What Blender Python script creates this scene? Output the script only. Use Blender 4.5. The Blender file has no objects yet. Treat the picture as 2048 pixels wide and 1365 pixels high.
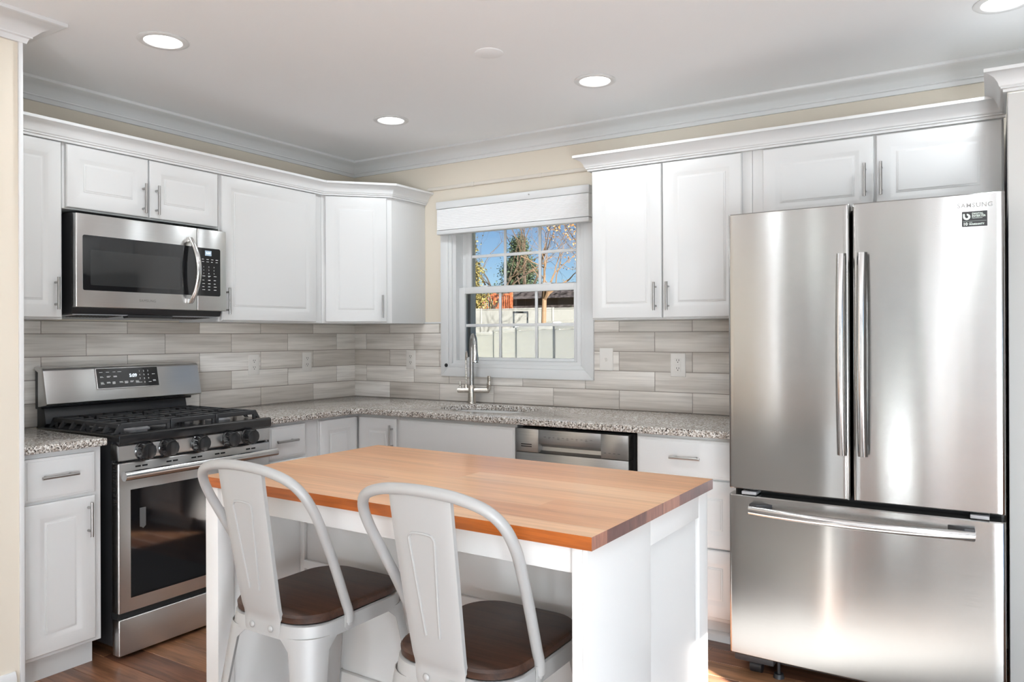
import bpy, bmesh, math, random
from mathutils import Vector, Matrix
PI = math.pi
SC = bpy.context.scene
COL = SC.collection
random.seed(7)

# ------------------------------------------------------------------ camera
cam_d = bpy.data.cameras.new('camera')
cam = bpy.data.objects.new('camera', cam_d)
COL.objects.link(cam)
cam_d.sensor_fit = 'HORIZONTAL'
cam_d.sensor_width = 36.0
cam_d.lens = 1531.2 / 2048 * 36.0
cam_d.shift_x = -7.69 / 2048
cam_d.shift_y = -12.99 / 2048
cam_d.clip_start = 0.05
cam_d.clip_end = 300
F_ = Vector((-0.53128593, 0.84719241, 0.00053027))
R_ = Vector((0.84718525, 0.53128384, -0.00382501))
U_ = Vector((0.00352224, 0.00158294, 0.99999254))
cam.matrix_world = Matrix(((R_.x, U_.x, -F_.x, 3.66476), (R_.y, U_.y, -F_.y, -3.79878), (R_.z, U_.z, -F_.z, 1.31953), (0, 0, 0, 1)))
SC.camera = cam

# ------------------------------------------------------------------ colour management, sampling
vs = SC.view_settings
vs.view_transform = 'Standard'
vs.look = 'None'
vs.gamma = 1.0
vs.use_curve_mapping = False
vs.exposure = 0.32
cy = SC.cycles
cy.max_bounces = 8
cy.diffuse_bounces = 5
cy.glossy_bounces = 4
cy.transmission_bounces = 4
cy.transparent_max_bounces = 8
cy.caustics_reflective = False
cy.caustics_refractive = False
cy.sample_clamp_indirect = 6.0
cy.use_denoising = True
try:
    cy.denoiser = 'OPENIMAGEDENOISE'
except Exception:
    pass

# ------------------------------------------------------------------ world sky and sun
SUN_EL, SUN_AZ = math.radians(27), math.radians(-30)
TO_SUN = Vector((math.cos(SUN_EL) * math.cos(SUN_AZ), math.cos(SUN_EL) * math.sin(SUN_AZ), math.sin(SUN_EL)))
wd = bpy.data.worlds.new('sky_world')
SC.world = wd
wd.use_nodes = True
wn = wd.node_tree
wn.nodes.clear()
w_out = wn.nodes.new('ShaderNodeOutputWorld')
w_bg = wn.nodes.new('ShaderNodeBackground')
w_sky = wn.nodes.new('ShaderNodeTexSky')
w_sky.sky_type = 'NISHITA'
w_sky.sun_disc = False
w_sky.sun_elevation = SUN_EL
w_sky.sun_rotation = math.radians(90) - SUN_AZ
w_sky.altitude = 2500
w_sky.air_density = 1.0
w_sky.dust_density = 0.0
w_sky.ozone_density = 4.0
w_bg.inputs['Strength'].default_value = 0.26
wn.links.new(w_sky.outputs[0], w_bg.inputs[0])
wn.links.new(w_bg.outputs[0], w_out.inputs[0])
sun_d = bpy.data.lights.new('sun', 'SUN')
sun_d.energy = 58.0
sun_d.angle = math.radians(0.6)
sun_d.color = (1.0, 0.97, 0.93)
sun_o = bpy.data.objects.new('sun', sun_d)
COL.objects.link(sun_o)
sun_o.rotation_euler = TO_SUN.to_track_quat('Z', 'Y').to_euler()
LAMP_W = 3.5      # watts of each recessed ceiling lamp
LAMP_REAR_W = 10.0  # watts of each recessed lamp added unseen over the rear room
CEILING_FILL_W = 18.0     # watts of each upward light added unseen to brighten the ceiling
FILL_GLOW = 29.0     # glow of the fill columns added unseen behind the viewpoint

# ------------------------------------------------------------------ materials
MATS = {}
def new_mat(name):
    m = bpy.data.materials.new(name)
    m.use_nodes = True
    MATS[name] = m
    nt = m.node_tree
    return m, nt, nt.nodes['Principled BSDF']
def N(nt, t, **kw):
    n = nt.nodes.new(t)
    for k, v in kw.items():
        if k in n.inputs:
            n.inputs[k].default_value = v
        else:
            setattr(n, k, v)
    return n
def L(nt, a, b):
    nt.links.new(a, b)
def simple(name, col, rough=0.5, metal=0.0, spec=0.5, coat=0.0, emit=None, estr=0.0, bump=0.0, bscale=200.0):
    m, nt, b = new_mat(name)
    b.inputs['Base Color'].default_value = (*col, 1)
    b.inputs['Roughness'].default_value = rough
    b.inputs['Metallic'].default_value = metal
    b.inputs['Specular IOR Level'].default_value = spec
    b.inputs['Coat Weight'].default_value = coat
    b.inputs['Coat Roughness'].default_value = 0.08
    if emit:
        b.inputs['Emission Color'].default_value = (*emit, 1)
        b.inputs['Emission Strength'].default_value = estr
    if bump > 0:
        tc = N(nt, 'ShaderNodeTexCoord')
        no = N(nt, 'ShaderNodeTexNoise', Scale=bscale, Detail=3.0)
        bp = N(nt, 'ShaderNodeBump', Strength=bump, Distance=0.002)
        L(nt, tc.outputs['Object'], no.inputs['Vector'])
        L(nt, no.outputs['Fac'], bp.inputs['Height'])
        L(nt, bp.outputs[0], b.inputs['Normal'])
    return m
def ramp(nt, stops, interp='LINEAR'):
    r = N(nt, 'ShaderNodeValToRGB')
    r.color_ramp.interpolation = interp
    els = r.color_ramp.elements
    while len(els) > 1:
        els.remove(els[-1])
    els[0].position = stops[0][0]
    els[0].color = (*stops[0][1], 1)
    for p, c in stops[1:]:
        e = els.new(p)
        e.color = (*c, 1)
    return r
def mapping(nt, scale, src='Object', rot=(0, 0, 0)):
    tc = N(nt, 'ShaderNodeTexCoord')
    mp = N(nt, 'ShaderNodeMapping')
    mp.inputs['Scale'].default_value = scale
    mp.inputs['Rotation'].default_value = rot
    L(nt, tc.outputs[src], mp.inputs['Vector'])
    return mp.outputs[0]
def mixc(nt, fac, a, b, blend='MIX'):
    m = N(nt, 'ShaderNodeMix', data_type='RGBA', blend_type=blend)
    for sock, v in ((m.inputs[0], fac), (m.inputs[6], a), (m.inputs[7], b)):
        if isinstance(v, bpy.types.NodeSocket):
            L(nt, v, sock)
        elif isinstance(v, (int, float)):
            sock.default_value = v
        else:
            sock.default_value = (*v, 1)
    return m.outputs[2]

simple('cabinet_white', (0.665, 0.665, 0.66), 0.38, bump=0.03, bscale=60)
simple('trim_white', (0.69, 0.695, 0.695), 0.42)
simple('pantry_white', (0.60, 0.592, 0.57), 0.5)
simple('ceiling_paint', (0.83, 0.84, 0.85), 0.9, bump=0.08, bscale=90)
simple('wall_beige', (0.72, 0.655, 0.555), 0.85, bump=0.1, bscale=120)
simple('wall_rear', (0.24, 0.235, 0.23), 0.85)
simple('streak_glow', (0.9, 0.9, 0.9), 0.6, emit=(0.92, 0.96, 1.0), estr=12.0)  # glow of thin added columns that streak the fridge doors
simple('fill_glow', (0.9, 0.9, 0.9), 0.6, emit=(0.86, 0.94, 1.0), estr=FILL_GLOW)  # glow of wide added columns that fill the kitchen with light
simple('black_enamel', (0.012, 0.012, 0.013), 0.18, coat=0.4)
simple('cast_iron', (0.03, 0.03, 0.032), 0.45)
simple('black_plastic', (0.02, 0.02, 0.022), 0.35)
simple('dark_gap', (0.006, 0.006, 0.006), 0.8)
simple('dark_body', (0.035, 0.035, 0.037), 0.5)
simple('fridge_side', (0.03, 0.03, 0.03), 0.45)
simple('chrome', (0.78, 0.78, 0.78), 0.08, metal=1.0)
simple('brushed_nickel', (0.40, 0.39, 0.38), 0.30, metal=1.0)
simple('nickel_warm', (0.62, 0.58, 0.53), 0.22, metal=1.0)
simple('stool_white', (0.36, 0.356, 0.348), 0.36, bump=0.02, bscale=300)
simple('island_white', (0.67, 0.665, 0.655), 0.4)
simple('plate_white', (0.78, 0.75, 0.71), 0.4)
simple('slot_dark', (0.03, 0.025, 0.02), 0.6)
simple('lens_glow', (1, 1, 1), 0.5, emit=(1.0, 0.985, 0.96), estr=3.2)
simple('display_glow', (0.5, 0.6, 0.7), 0.4, emit=(0.85, 0.93, 1.0), estr=0.9)
simple('lcd_blue', (0.22, 0.28, 0.34), 0.3, emit=(0.35, 0.45, 0.55), estr=0.45)
simple('label_white', (0.8, 0.8, 0.8), 0.5)
simple('label_dark', (0.10, 0.10, 0.10), 0.5)
simple('grey_plastic', (0.35, 0.35, 0.36), 0.4)
simple('hood_under', (0.42, 0.44, 0.47), 0.4, metal=0.4)
simple('mint_label', (0.70, 0.80, 0.74), 0.5)
simple('logo_grey', (0.30, 0.295, 0.285), 0.35, metal=0.6)
simple('shade_fabric', (0.82, 0.82, 0.82), 0.8)
simple('raceway', (0.70, 0.65, 0.58), 0.6)
simple('vinyl_fence_dimmed', (0.25, 0.25, 0.24), 0.5)  # white vinyl darkened in colour to offset the strong sun on it
simple('deck_red', (0.42, 0.12, 0.05), 0.7)
simple('roof_dark', (0.06, 0.05, 0.05), 0.8)
simple('bark', (0.075, 0.05, 0.033), 0.85)
simple('bark_pale', (0.17, 0.105, 0.06), 0.85)
simple('frame_dark', (0.03, 0.035, 0.04), 0.95, spec=0.1)
simple('cover_grey', (0.10, 0.10, 0.09), 0.7)

# black glass
m = simple('black_glass', (0.008, 0.008, 0.009), 0.05, spec=0.6, coat=0.3)
m = simple('oven_glass', (0.008, 0.008, 0.009), 0.05, spec=0.45)
m = simple('mesh_glass', (0.030, 0.031, 0.031), 0.06, spec=0.6)

def stainless(name, base, r, an, var=0.10, wavy=False):
    m, nt, b = new_mat(name)
    b.inputs['Metallic'].default_value = 1.0
    b.inputs['Anisotropic'].default_value = an
    uv = N(nt, 'ShaderNodeUVMap')
    mp = N(nt, 'ShaderNodeMapping')
    mp.inputs['Scale'].default_value = (900, 6, 1)
    L(nt, uv.outputs[0], mp.inputs[0])
    no = N(nt, 'ShaderNodeTexNoise', Scale=1.0, Detail=2.0)
    L(nt, mp.outputs[0], no.inputs['Vector'])
    r1 = ramp(nt, [(0.3, tuple(c * (1 - var) for c in base)), (0.7, tuple(c * (1 + var) for c in base))])
    L(nt, no.outputs['Fac'], r1.inputs[0])
    L(nt, r1.outputs[0], b.inputs['Base Color'])
    mr = N(nt, 'ShaderNodeMapRange')
    mr.inputs[3].default_value = r * 0.85
    mr.inputs[4].default_value = r * 1.2
    L(nt, no.outputs['Fac'], mr.inputs[0])
    L(nt, mr.outputs[0], b.inputs['Roughness'])
    tg = N(nt, 'ShaderNodeTangent', direction_type='UV_MAP')
    L(nt, tg.outputs[0], b.inputs['Tangent'])
    if wavy:                                  # slight waviness of thin rolled sheet
        v = mapping(nt, (7.5, 7.5, 0.55))
        nw = N(nt, 'ShaderNodeTexNoise', Scale=1.0, Detail=1.5)
        L(nt, v, nw.inputs['Vector'])
        bp = N(nt, 'ShaderNodeBump', Strength=0.32, Distance=0.0035)
        L(nt, nw.outputs['Fac'], bp.inputs['Height'])
        L(nt, bp.outputs[0], b.inputs['Normal'])
    return m
stainless('stainless', (0.66, 0.655, 0.645), 0.30, 0.8, 0.03)
simple('handle_steel', (0.66, 0.655, 0.65), 0.20, metal=1.0)
stainless('stainless_fridge', (0.45, 0.445, 0.435), 0.20, 0.85, 0.025, wavy=True)
stainless('stainless_dark', (0.42, 0.415, 0.405), 0.30, 0.6)
stainless('stainless_sink', (0.5, 0.48, 0.46), 0.3, 0.3)

def granite():
    m, nt, b = new_mat('granite')
    v = mapping(nt, (1, 1, 1))
    n1 = N(nt, 'ShaderNodeTexNoise', Scale=150.0, Detail=3.0, Roughness=0.6)
    n2 = N(nt, 'ShaderNodeTexVoronoi', Scale=150.0)
    n3 = N(nt, 'ShaderNodeTexNoise', Scale=100.0, Detail=2.0)
    for n in (n1, n2, n3):
        L(nt, v, n.inputs['Vector'])
    base = ramp(nt, [(0.0, (0.27, 0.22, 0.185)), (0.42, (0.46, 0.415, 0.37)), (0.58, (0.68, 0.65, 0.61)), (1.0, (0.80, 0.78, 0.75))])
    L(nt, n2.outputs['Color'], base.inputs[0])
    dk = ramp(nt, [(0.0, (1, 1, 1)), (0.425, (1, 1, 1)), (0.455, (0, 0, 0))], 'LINEAR')
    L(nt, n1.outputs['Fac'], dk.inputs[0])
    c = mixc(nt, dk.outputs[0], base.outputs[0], (0.035, 0.028, 0.024))
    br = ramp(nt, [(0.0, (0, 0, 0)), (0.57, (0, 0, 0)), (0.63, (0.8, 0.8, 0.8))])
    L(nt, n3.outputs['Fac'], br.inputs[0])
    c2 = mixc(nt, br.outputs[0], c, (0.30, 0.24, 0.20))
    L(nt, c2, b.inputs['Base Color'])
    b.inputs['Roughness'].default_value = 0.12
    b.inputs['Specular IOR Level'].default_value = 0.5
granite()

def wood(name, cols, stretch, rough, coat=0.0, attr=True, scale=1.0, ring=6.0, contrast=0.5, bump=0.05):
    """plank colour from a per-face random value, grain stretched along x"""
    m, nt, b = new_mat(name)
    at = N(nt, 'ShaderNodeAttribute', attribute_name='rnd')
    cr = ramp(nt, cols)
    L(nt, at.outputs['Fac'], cr.inputs[0])
    tc = N(nt, 'ShaderNodeTexCoord')
    sp = N(nt, 'ShaderNodeVectorMath', operation='MULTIPLY_ADD')
    L(nt, at.outputs['Fac'], sp.inputs[0])
    sp.inputs[1].default_value = (17.3, 9.1, 5.7)
    L(nt, tc.outputs['Object'], sp.inputs[2])
    mp = N(nt, 'ShaderNodeMapping')
    mp.inputs['Scale'].default_value = stretch
    L(nt, sp.outputs[0], mp.inputs[0])
    n1 = N(nt, 'ShaderNodeTexNoise', Scale=scale, Detail=6.0, Roughness=0.65, Distortion=0.6)
    L(nt, mp.outputs[0], n1.inputs['Vector'])
    n2 = N(nt, 'ShaderNodeTexNoise', Scale=scale * ring, Detail=2.0)
    L(nt, mp.outputs[0], n2.inputs['Vector'])
    g = ramp(nt, [(0.30, (1 - contrast,) * 3), (0.55, (1, 1, 1)), (0.75, (1 + contrast * 0.5,) * 3)])
    L(nt, n1.outputs['Fac'], g.inputs[0])
    c = mixc(nt, 1.0, cr.outputs[0], g.outputs[0], 'MULTIPLY')
    g2 = ramp(nt, [(0.35, (1 - contrast * 0.45,) * 3), (0.6, (1, 1, 1))])
    L(nt, n2.outputs['Fac'], g2.inputs[0])
    c = mixc(nt, 1.0, c, g2.outputs[0], 'MULTIPLY')
    L(nt, c, b.inputs['Base Color'])
    b.inputs['Roughness'].default_value = rough
    b.inputs['Coat Weight'].default_value = coat
    b.inputs['Coat Roughness'].default_value = 0.18
    if bump:
        bp = N(nt, 'ShaderNodeBump', Strength=bump, Distance=0.002)
        L(nt, n1.outputs['Fac'], bp.inputs['Height'])
        L(nt, bp.outputs[0], b.inputs['Normal'])
wood('floor_wood', [(0.0, (0.13, 0.055, 0.035)), (0.35, (0.26, 0.115, 0.062)), (0.7, (0.40, 0.19, 0.095)), (1.0, (0.55, 0.29, 0.14))], (1.6, 22, 22), 0.33, 0.15, ring=4, contrast=0.55)
wood('butcher_block', [(0.0, (0.58, 0.27, 0.11)), (0.4, (0.69, 0.345, 0.155)), (0.75, (0.74, 0.40, 0.19)), (1.0, (0.78, 0.46, 0.24))], (1.3, 26, 26), 0.30, 0.25, ring=3, contrast=0.22, bump=0.02)
wood('butcher_edge', [(0.0, (0.34, 0.078, 0.009)), (1.0, (0.44, 0.110, 0.014))], (3, 30, 60), 0.4, 0.1, ring=4, contrast=0.35)
wood('butcher_end', [(0.0, (0.12, 0.05, 0.045)), (0.6, (0.20, 0.085, 0.065)), (1.0, (0.36, 0.16, 0.11))], (60, 30, 6), 0.45, 0.1, ring=4, contrast=0.35)
wood('seat_wood', [(0.0, (0.038, 0.017, 0.011)), (1.0, (0.070, 0.028, 0.014))], (2.0, 38, 38), 0.48, 0.0, ring=4, contrast=0.6)

def tile_mat(axis):
    m, nt, b = new_mat('tile_' + axis)
    at = N(nt, 'ShaderNodeAttribute', attribute_name='rnd')
    cr = ramp(nt, [(0.0, (0.56, 0.515, 0.465)), (0.35, (0.69, 0.645, 0.595)), (0.7, (0.80, 0.76, 0.71)), (1.0, (0.90, 0.865, 0.825))])
    L(nt, at.outputs['Fac'], cr.inputs[0])
    tc = N(nt, 'ShaderNodeTexCoord')
    sp = N(nt, 'ShaderNodeVectorMath', operation='MULTIPLY_ADD')
    L(nt, at.outputs['Fac'], sp.inputs[0])
    sp.inputs[1].default_value = (13.3, 7.1, 5.7)
    L(nt, tc.outputs['Object'], sp.inputs[2])
    mp = N(nt, 'ShaderNodeMapping')
    mp.inputs['Scale'].default_value = (3, 3, 90)
    L(nt, sp.outputs[0], mp.inputs[0])
    n1 = N(nt, 'ShaderNodeTexNoise', Scale=1.0, Detail=5.0, Roughness=0.6)
    L(nt, mp.outputs[0], n1.inputs['Vector'])
    mp2 = N(nt, 'ShaderNodeMapping')
    mp2.inputs['Scale'].default_value = (1.6, 1.6, 24)
    L(nt, sp.outputs[0], mp2.inputs[0])
    n2 = N(nt, 'ShaderNodeTexNoise', Scale=1.0, Detail=2.0)
    L(nt, mp2.outputs[0], n2.inputs['Vector'])
    g = ramp(nt, [(0.3, (0.84, 0.83, 0.82)), (0.52, (1, 1, 1)), (0.75, (1.10, 1.10, 1.10))])
    L(nt, n1.outputs['Fac'], g.inputs[0])
    g2 = ramp(nt, [(0.30, (0.80, 0.785, 0.77)), (0.50, (1, 1, 1)), (0.75, (1.08, 1.08, 1.08))])
    L(nt, n2.outputs['Fac'], g2.inputs[0])
    c = mixc(nt, 1.0, cr.outputs[0], g.outputs[0], 'MULTIPLY')
    c = mixc(nt, 1.0, c, g2.outputs[0], 'MULTIPLY')
    L(nt, c, b.inputs['Base Color'])
    b.inputs['Roughness'].default_value = 0.16
    n3 = N(nt, 'ShaderNodeTexNoise', Scale=14.0, Detail=2.0)
    L(nt, tc.outputs['Object'], n3.inputs['Vector'])
    bp = N(nt, 'ShaderNodeBump', Strength=0.10, Distance=0.004)
    L(nt, n3.outputs['Fac'], bp.inputs['Height'])
    L(nt, bp.outputs[0], b.inputs['Normal'])
tile_mat('glaze')
simple('grout', (0.34, 0.30, 0.27), 0.9)

def glass():
    m, nt, b = new_mat('window_glass')
    nt.nodes.remove(b)
    out = nt.nodes['Material Output']
    tr = N(nt, 'ShaderNodeBsdfTransparent')
    tr.inputs['Color'].default_value = (0.55, 0.55, 0.54, 1)
    gl = N(nt, 'ShaderNodeBsdfGlossy', Roughness=0.02)
    fr = N(nt, 'ShaderNodeFresnel', IOR=1.45)
    mx = N(nt, 'ShaderNodeMixShader')
    ml = N(nt, 'ShaderNodeMath', operation='MULTIPLY')
    ml.inputs[1].default_value = 0.6
    L(nt, fr.outputs[0], ml.inputs[0])
    L(nt, ml.outputs[0], mx.inputs[0])
    L(nt, tr.outputs[0], mx.inputs[1])
    L(nt, gl.outputs[0], mx.inputs[2])
    L(nt, mx.outputs[0], out.inputs[0])
glass()
def vinyl(name, col, trans):
    m, nt, b = new_mat(name)
    b.inputs['Base Color'].default_value = (*col, 1)
    b.inputs['Roughness'].default_value = 0.5
    tl = N(nt, 'ShaderNodeBsdfTranslucent')
    tl.inputs['Color'].default_value = (*col, 1)
    mx = N(nt, 'ShaderNodeMixShader')
    mx.inputs[0].default_value = trans
    L(nt, b.outputs[0], mx.inputs[1])
    L(nt, tl.outputs[0], mx.inputs[2])
    L(nt, mx.outputs[0], nt.nodes['Material Output'].inputs[0])
vinyl('vinyl_fence', (0.88, 0.88, 0.87), 0.5)
def foliage(name, c0, c1, rough=0.7):
    m, nt, b = new_mat(name)
    at = N(nt, 'ShaderNodeAttribute', attribute_name='rnd')
    cr = ramp(nt, [(0.0, c0), (1.0, c1)])
    L(nt, at.outputs['Fac'], cr.inputs[0])
    L(nt, cr.outputs[0], b.inputs['Base Color'])
    b.inputs['Roughness'].default_value = rough
foliage('leaf_dark', (0.012, 0.03, 0.014), (0.06, 0.09, 0.035))
foliage('leaf_olive', (0.10, 0.085, 0.02), (0.30, 0.24, 0.07))
foliage('leaf_rust', (0.22, 0.10, 0.03), (0.48, 0.27, 0.10))
def grass():
    m, nt, b = new_mat('lawn')
    v = mapping(nt, (1, 1, 1))
    n = N(nt, 'ShaderNodeTexNoise', Scale=6.0, Detail=6.0)
    L(nt, v, n.inputs['Vector'])
    r = ramp(nt, [(0.3, (0.20, 0.19, 0.09)), (0.7, (0.36, 0.33, 0.18))])
    L(nt, n.outputs['Fac'], r.inputs[0])
    L(nt, r.outputs[0], b.inputs['Base Color'])
    b.inputs['Roughness'].default_value = 0.9
grass()

# ------------------------------------------------------------------ geometry helpers
LEFT = Matrix.Rotation(PI / 2, 4, 'Z')      # local (x along the wall, -y into the room) -> left wall
IDN = Matrix.Identity(4)
def BM():
    return bmesh.new()
def merge(bm, t, M=None):
    if M is not None:
        bmesh.ops.transform(t, matrix=M, verts=t.verts)
    me = bpy.data.meshes.new('tmp')
    t.to_mesh(me)
    bm.from_mesh(me)
    bpy.data.meshes.remove(me)
    t.free()
def box(bm, x0, x1, y0, y1, z0, z1, bev=0.0, seg=2, M=None):
    t = bmesh.new()
    vs_ = [t.verts.new((x, y, z)) for z in (z0, z1) for y in (y0, y1) for x in (x0, x1)]
    for f in ((0, 2, 3, 1), (4, 5, 7, 6), (0, 1, 5, 4), (2, 6, 7, 3), (0, 4, 6, 2), (1, 3, 7, 5)):
        t.faces.new([vs_[i] for i in f])
    if bev > 0:
        bev = min(bev, 0.49 * min(abs(x1 - x0), abs(y1 - y0), abs(z1 - z0)))
        bmesh.ops.bevel(t, geom=t.edges[:], offset=bev, segments=seg, affect='EDGES', profile=0.5)
    bmesh.ops.recalc_face_normals(t, faces=t.faces)
    merge(bm, t, M)
def prism(bm, poly, a0, a1, axis='z', bev=0.0, M=None, caps=True):
    """extrude a 2D polygon; axis z: poly=(x,y); axis x: poly=(y,z); axis y: poly=(x,z)"""
    t = bmesh.new()
    def P(u, v, a):
        return {'z': (u, v, a), 'x': (a, u, v), 'y': (u, a, v)}[axis]
    A = [t.verts.new(P(u, v, a0)) for u, v in poly]
    B = [t.verts.new(P(u, v, a1)) for u, v in poly]
    n = len(poly)
    for i in range(n):
        t.faces.new((A[i], A[(i + 1) % n], B[(i + 1) % n], B[i]))
    if caps:
        t.faces.new(A)
        t.faces.new(B)
    bmesh.ops.recalc_face_normals(t, faces=t.faces)
    if bev > 0:
        bmesh.ops.bevel(t, geom=t.edges[:], offset=bev, segments=2, affect='EDGES', profile=0.5)
    merge(bm, t, M)
def frame_dir(d):
    d = d.normalized()
    a = Vector((0, 0, 1)) if abs(d.z) < 0.9 else Vector((1, 0, 0))
    u = d.cross(a).normalized()
    return u, d.cross(u).normalized()
def tube(bm, pts, r, seg=10, cap=True, closed=False, M=None, sx=1.0):
    t = bmesh.new()
    pts = [Vector(p) for p in pts]
    n = len(pts)
    rings = []
    u = None
    for i, p in enumerate(pts):
        if closed:
            d = pts[(i + 1) % n] - pts[i - 1]
        else:
            d = pts[min(i + 1, n - 1)] - pts[max(i - 1, 0)]
        d.normalize()
        if u is None:
            u, v = frame_dir(d)
        else:
            u = (u - d * u.dot(d))
            if u.length < 1e-6:
                u, v = frame_dir(d)
            u.normalize()
            v = d.cross(u).normalized()
        rr = r[i] if isinstance(r, (list, tuple)) else r
        rings.append([t.verts.new(p + (u * math.cos(2 * PI * k / seg) * sx + v * math.sin(2 * PI * k / seg)) * rr) for k in range(seg)])
    m = n if closed else n - 1
    for i in range(m):
        A, B = rings[i], rings[(i + 1) % n]
        for k in range(seg):
            t.faces.new((A[k], A[(k + 1) % seg], B[(k + 1) % seg], B[k]))
    if cap and not closed:
        t.faces.new(rings[0])
        t.faces.new(rings[-1])
    bmesh.ops.recalc_face_normals(t, faces=t.faces)
    merge(bm, t, M)
def cyl(bm, p0, p1, r0, r1=None, seg=20, M=None):
    r1 = r0 if r1 is None else r1
    tube(bm, [p0, p1], [r0, r1], seg, M=M)
def lathe(bm, prof, seg=28, M=None):
    """prof = [(r, z)], about z"""
    t = bmesh.new()
    rings = []
    for r, z in prof:
        if r < 1e-6:
            rings.append([t.verts.new((0, 0, z))])
        else:
            rings.append([t.verts.new((r * math.cos(2 * PI * k / seg), r * math.sin(2 * PI * k / seg), z)) for k in range(seg)])
    for A, B in zip(rings, rings[1:]):
        if len(A) == 1 and len(B) == 1:
            continue
        for k in range(seg):
            k2 = (k + 1) % seg
            if len(A) == 1:
                t.faces.new((A[0], B[k], B[k2]))
            elif len(B) == 1:
                t.faces.new((A[k], A[k2], B[0]))
            else:
                t.faces.new((A[k], A[k2], B[k2], B[k]))
    bmesh.ops.recalc_face_normals(t, faces=t.faces)
    merge(bm, t, M)
def loft(bm, rings, closed=True, cap=True, M=None):
    t = bmesh.new()
    R = [[t.verts.new(p) for p in ring] for ring in rings]
    n = len(R[0])
    for A, B in zip(R, R[1:]):
        for k in range(n if closed else n - 1):
            t.faces.new((A[k], A[(k + 1) % n], B[(k + 1) % n], B[k]))
    if cap and closed:
        t.faces.new(R[0])
        t.faces.new(R[-1])
    bmesh.ops.recalc_face_normals(t, faces=t.faces)
    merge(bm, t, M)
def smooth_path(pts, sub=6):
    pts = [Vector(p) for p in pts]
    P = [pts[0] * 2 - pts[1]] + pts + [pts[-1] * 2 - pts[-2]]
    out = []
    for i in range(1, len(P) - 2):
        a, b, c, d = P[i - 1], P[i], P[i + 1], P[i + 2]
        for s in range(sub):
            t = s / sub
            out.append(0.5 * ((2 * b) + (c - a) * t + (2 * a - 5 * b + 4 * c - d) * t * t + (3 * b - a - 3 * c + d) * t ** 3))
    out.append(pts[-1])
    return out
def sweep(bm, path, prof, M=None):
    """mitred sweep of profile (out, z) along a 2D path, 'out' is to the right of travel"""
    n = len(path)
    P = [Vector((a, b)) for a, b in path]
    rings = []
    for i in range(n):
        d0 = (P[i] - P[i - 1]).normalized() if i > 0 else (P[1] - P[0]).normalized()
        d1 = (P[i + 1] - P[i]).normalized() if i < n - 1 else d0
        n0, n1 = Vector((d0.y, -d0.x)), Vector((d1.y, -d1.x))
        mm = (n0 + n1).normalized()
        k = 1.0 / max(0.2, mm.dot(n0))
        rings.append([(P[i].x + mm.x * o * k, P[i].y + mm.y * o * k, z) for o, z in prof])
    t = bmesh.new()
    RR = [[t.verts.new(p) for p in r] for r in rings]
    m = len(prof)
    for A, B in zip(RR, RR[1:]):
        for k in range(m):
            t.faces.new((A[k], A[(k + 1) % m], B[(k + 1) % m], B[k]))
    t.faces.new(RR[0])
    t.faces.new(RR[-1])
    bmesh.ops.recalc_face_normals(t, faces=t.faces)
    merge(bm, t, M)
def rrect(w, h, r, seg=6, cx=0.0, cy=0.0):
    """rounded rectangle outline with half sizes w, h"""
    pts = []
    for sx_, sy_, a0 in ((1, 1, 0), (-1, 1, 90), (-1, -1, 180), (1, -1, 270)):
        for k in range(seg + 1):
            a = math.radians(a0 + 90 * k / seg)
            pts.append((cx + sx_ * (w - r) + r * math.cos(a), cy + sy_ * (h - r) + r * math.sin(a)))
    return pts
def rings_panel(bm, x0, x1, z0, z1, yf, prof, thick, M=None):
    """door or drawer front facing -y; prof = [(inset, depth)], depth>0 sinks into the face"""
    t = bmesh.new()
    R = []
    first = prof[0]
    allp = [(first[0], thick)] + prof
    for ins, dep in allp:
        y = yf + dep
        R.append([t.verts.new(p) for p in ((x0 + ins, y, z0 + ins), (x1 - ins, y, z0 + ins), (x1 - ins, y, z1 - ins), (x0 + ins, y, z1 - ins))])
    for A, B in zip(R, R[1:]):
        for k in range(4):
            t.faces.new((A[k], A[(k + 1) % 4], B[(k + 1) % 4], B[k]))
    t.faces.new(R[-1])
    t.faces.new(R[0][::-1])
    bmesh.ops.recalc_face_normals(t, faces=t.faces)
    merge(bm, t, M)
RAISED = [(0, 0.005), (0.003, 0.001), (0.006, 0.0), (0.052, 0.0), (0.057, 0.0012), (0.068, 0.0062), (0.074, 0.0068), (0.0745, 0.0050), (0.081, 0.0038), (0.0815, 0.0022)]
SLAB = [(0, 0.006), (0.004, 0.004), (0.010, 0.0035), (0.0105, 0.001), (0.014, 0.0)]

def add_uv(me):
    uvl = me.uv_layers.new(name='UVMap')
    for p in me.polygons:
        nx, ny, nz = (abs(c) for c in p.normal)
        for li in p.loop_indices:
            co = me.vertices[me.loops[li].vertex_index].co
            if nz > nx and nz > ny:
                uv = (co.y, co.x)
            elif nx > ny:
                uv = (co.z, co.y)
            else:
                uv = (co.z, co.x)
            uvl.data[li].uv = uv
def obj(name, bm, mat, parent=None, smooth=35, rnd=None):
    me = bpy.data.meshes.new(name)
    bm.normal_update()
    bm.to_mesh(me)
    bm.free()
    me.materials.append(MATS[mat])
    if smooth:
        me.shade_smooth()
        me.set_sharp_from_angle(angle=math.radians(smooth))
    if mat.startswith('stainless'):
        add_uv(me)
    if rnd is not None:
        a = me.attributes.new('rnd', 'FLOAT', 'FACE')
        for i in range(len(me.polygons)):
            a.data[i].value = rnd[i] if isinstance(rnd, (list, tuple)) else rnd
    o = bpy.data.objects.new(name, me)
    COL.objects.link(o)
    if parent is not None:
        o.parent = parent
        r = parent
        loc = Vector((0, 0, 0))
        if 'wb' in r:                                  # parent thing built in world coordinates
            o.matrix_parent_inverse = Matrix.Translation(-Vector(r.location))
    return o
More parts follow.
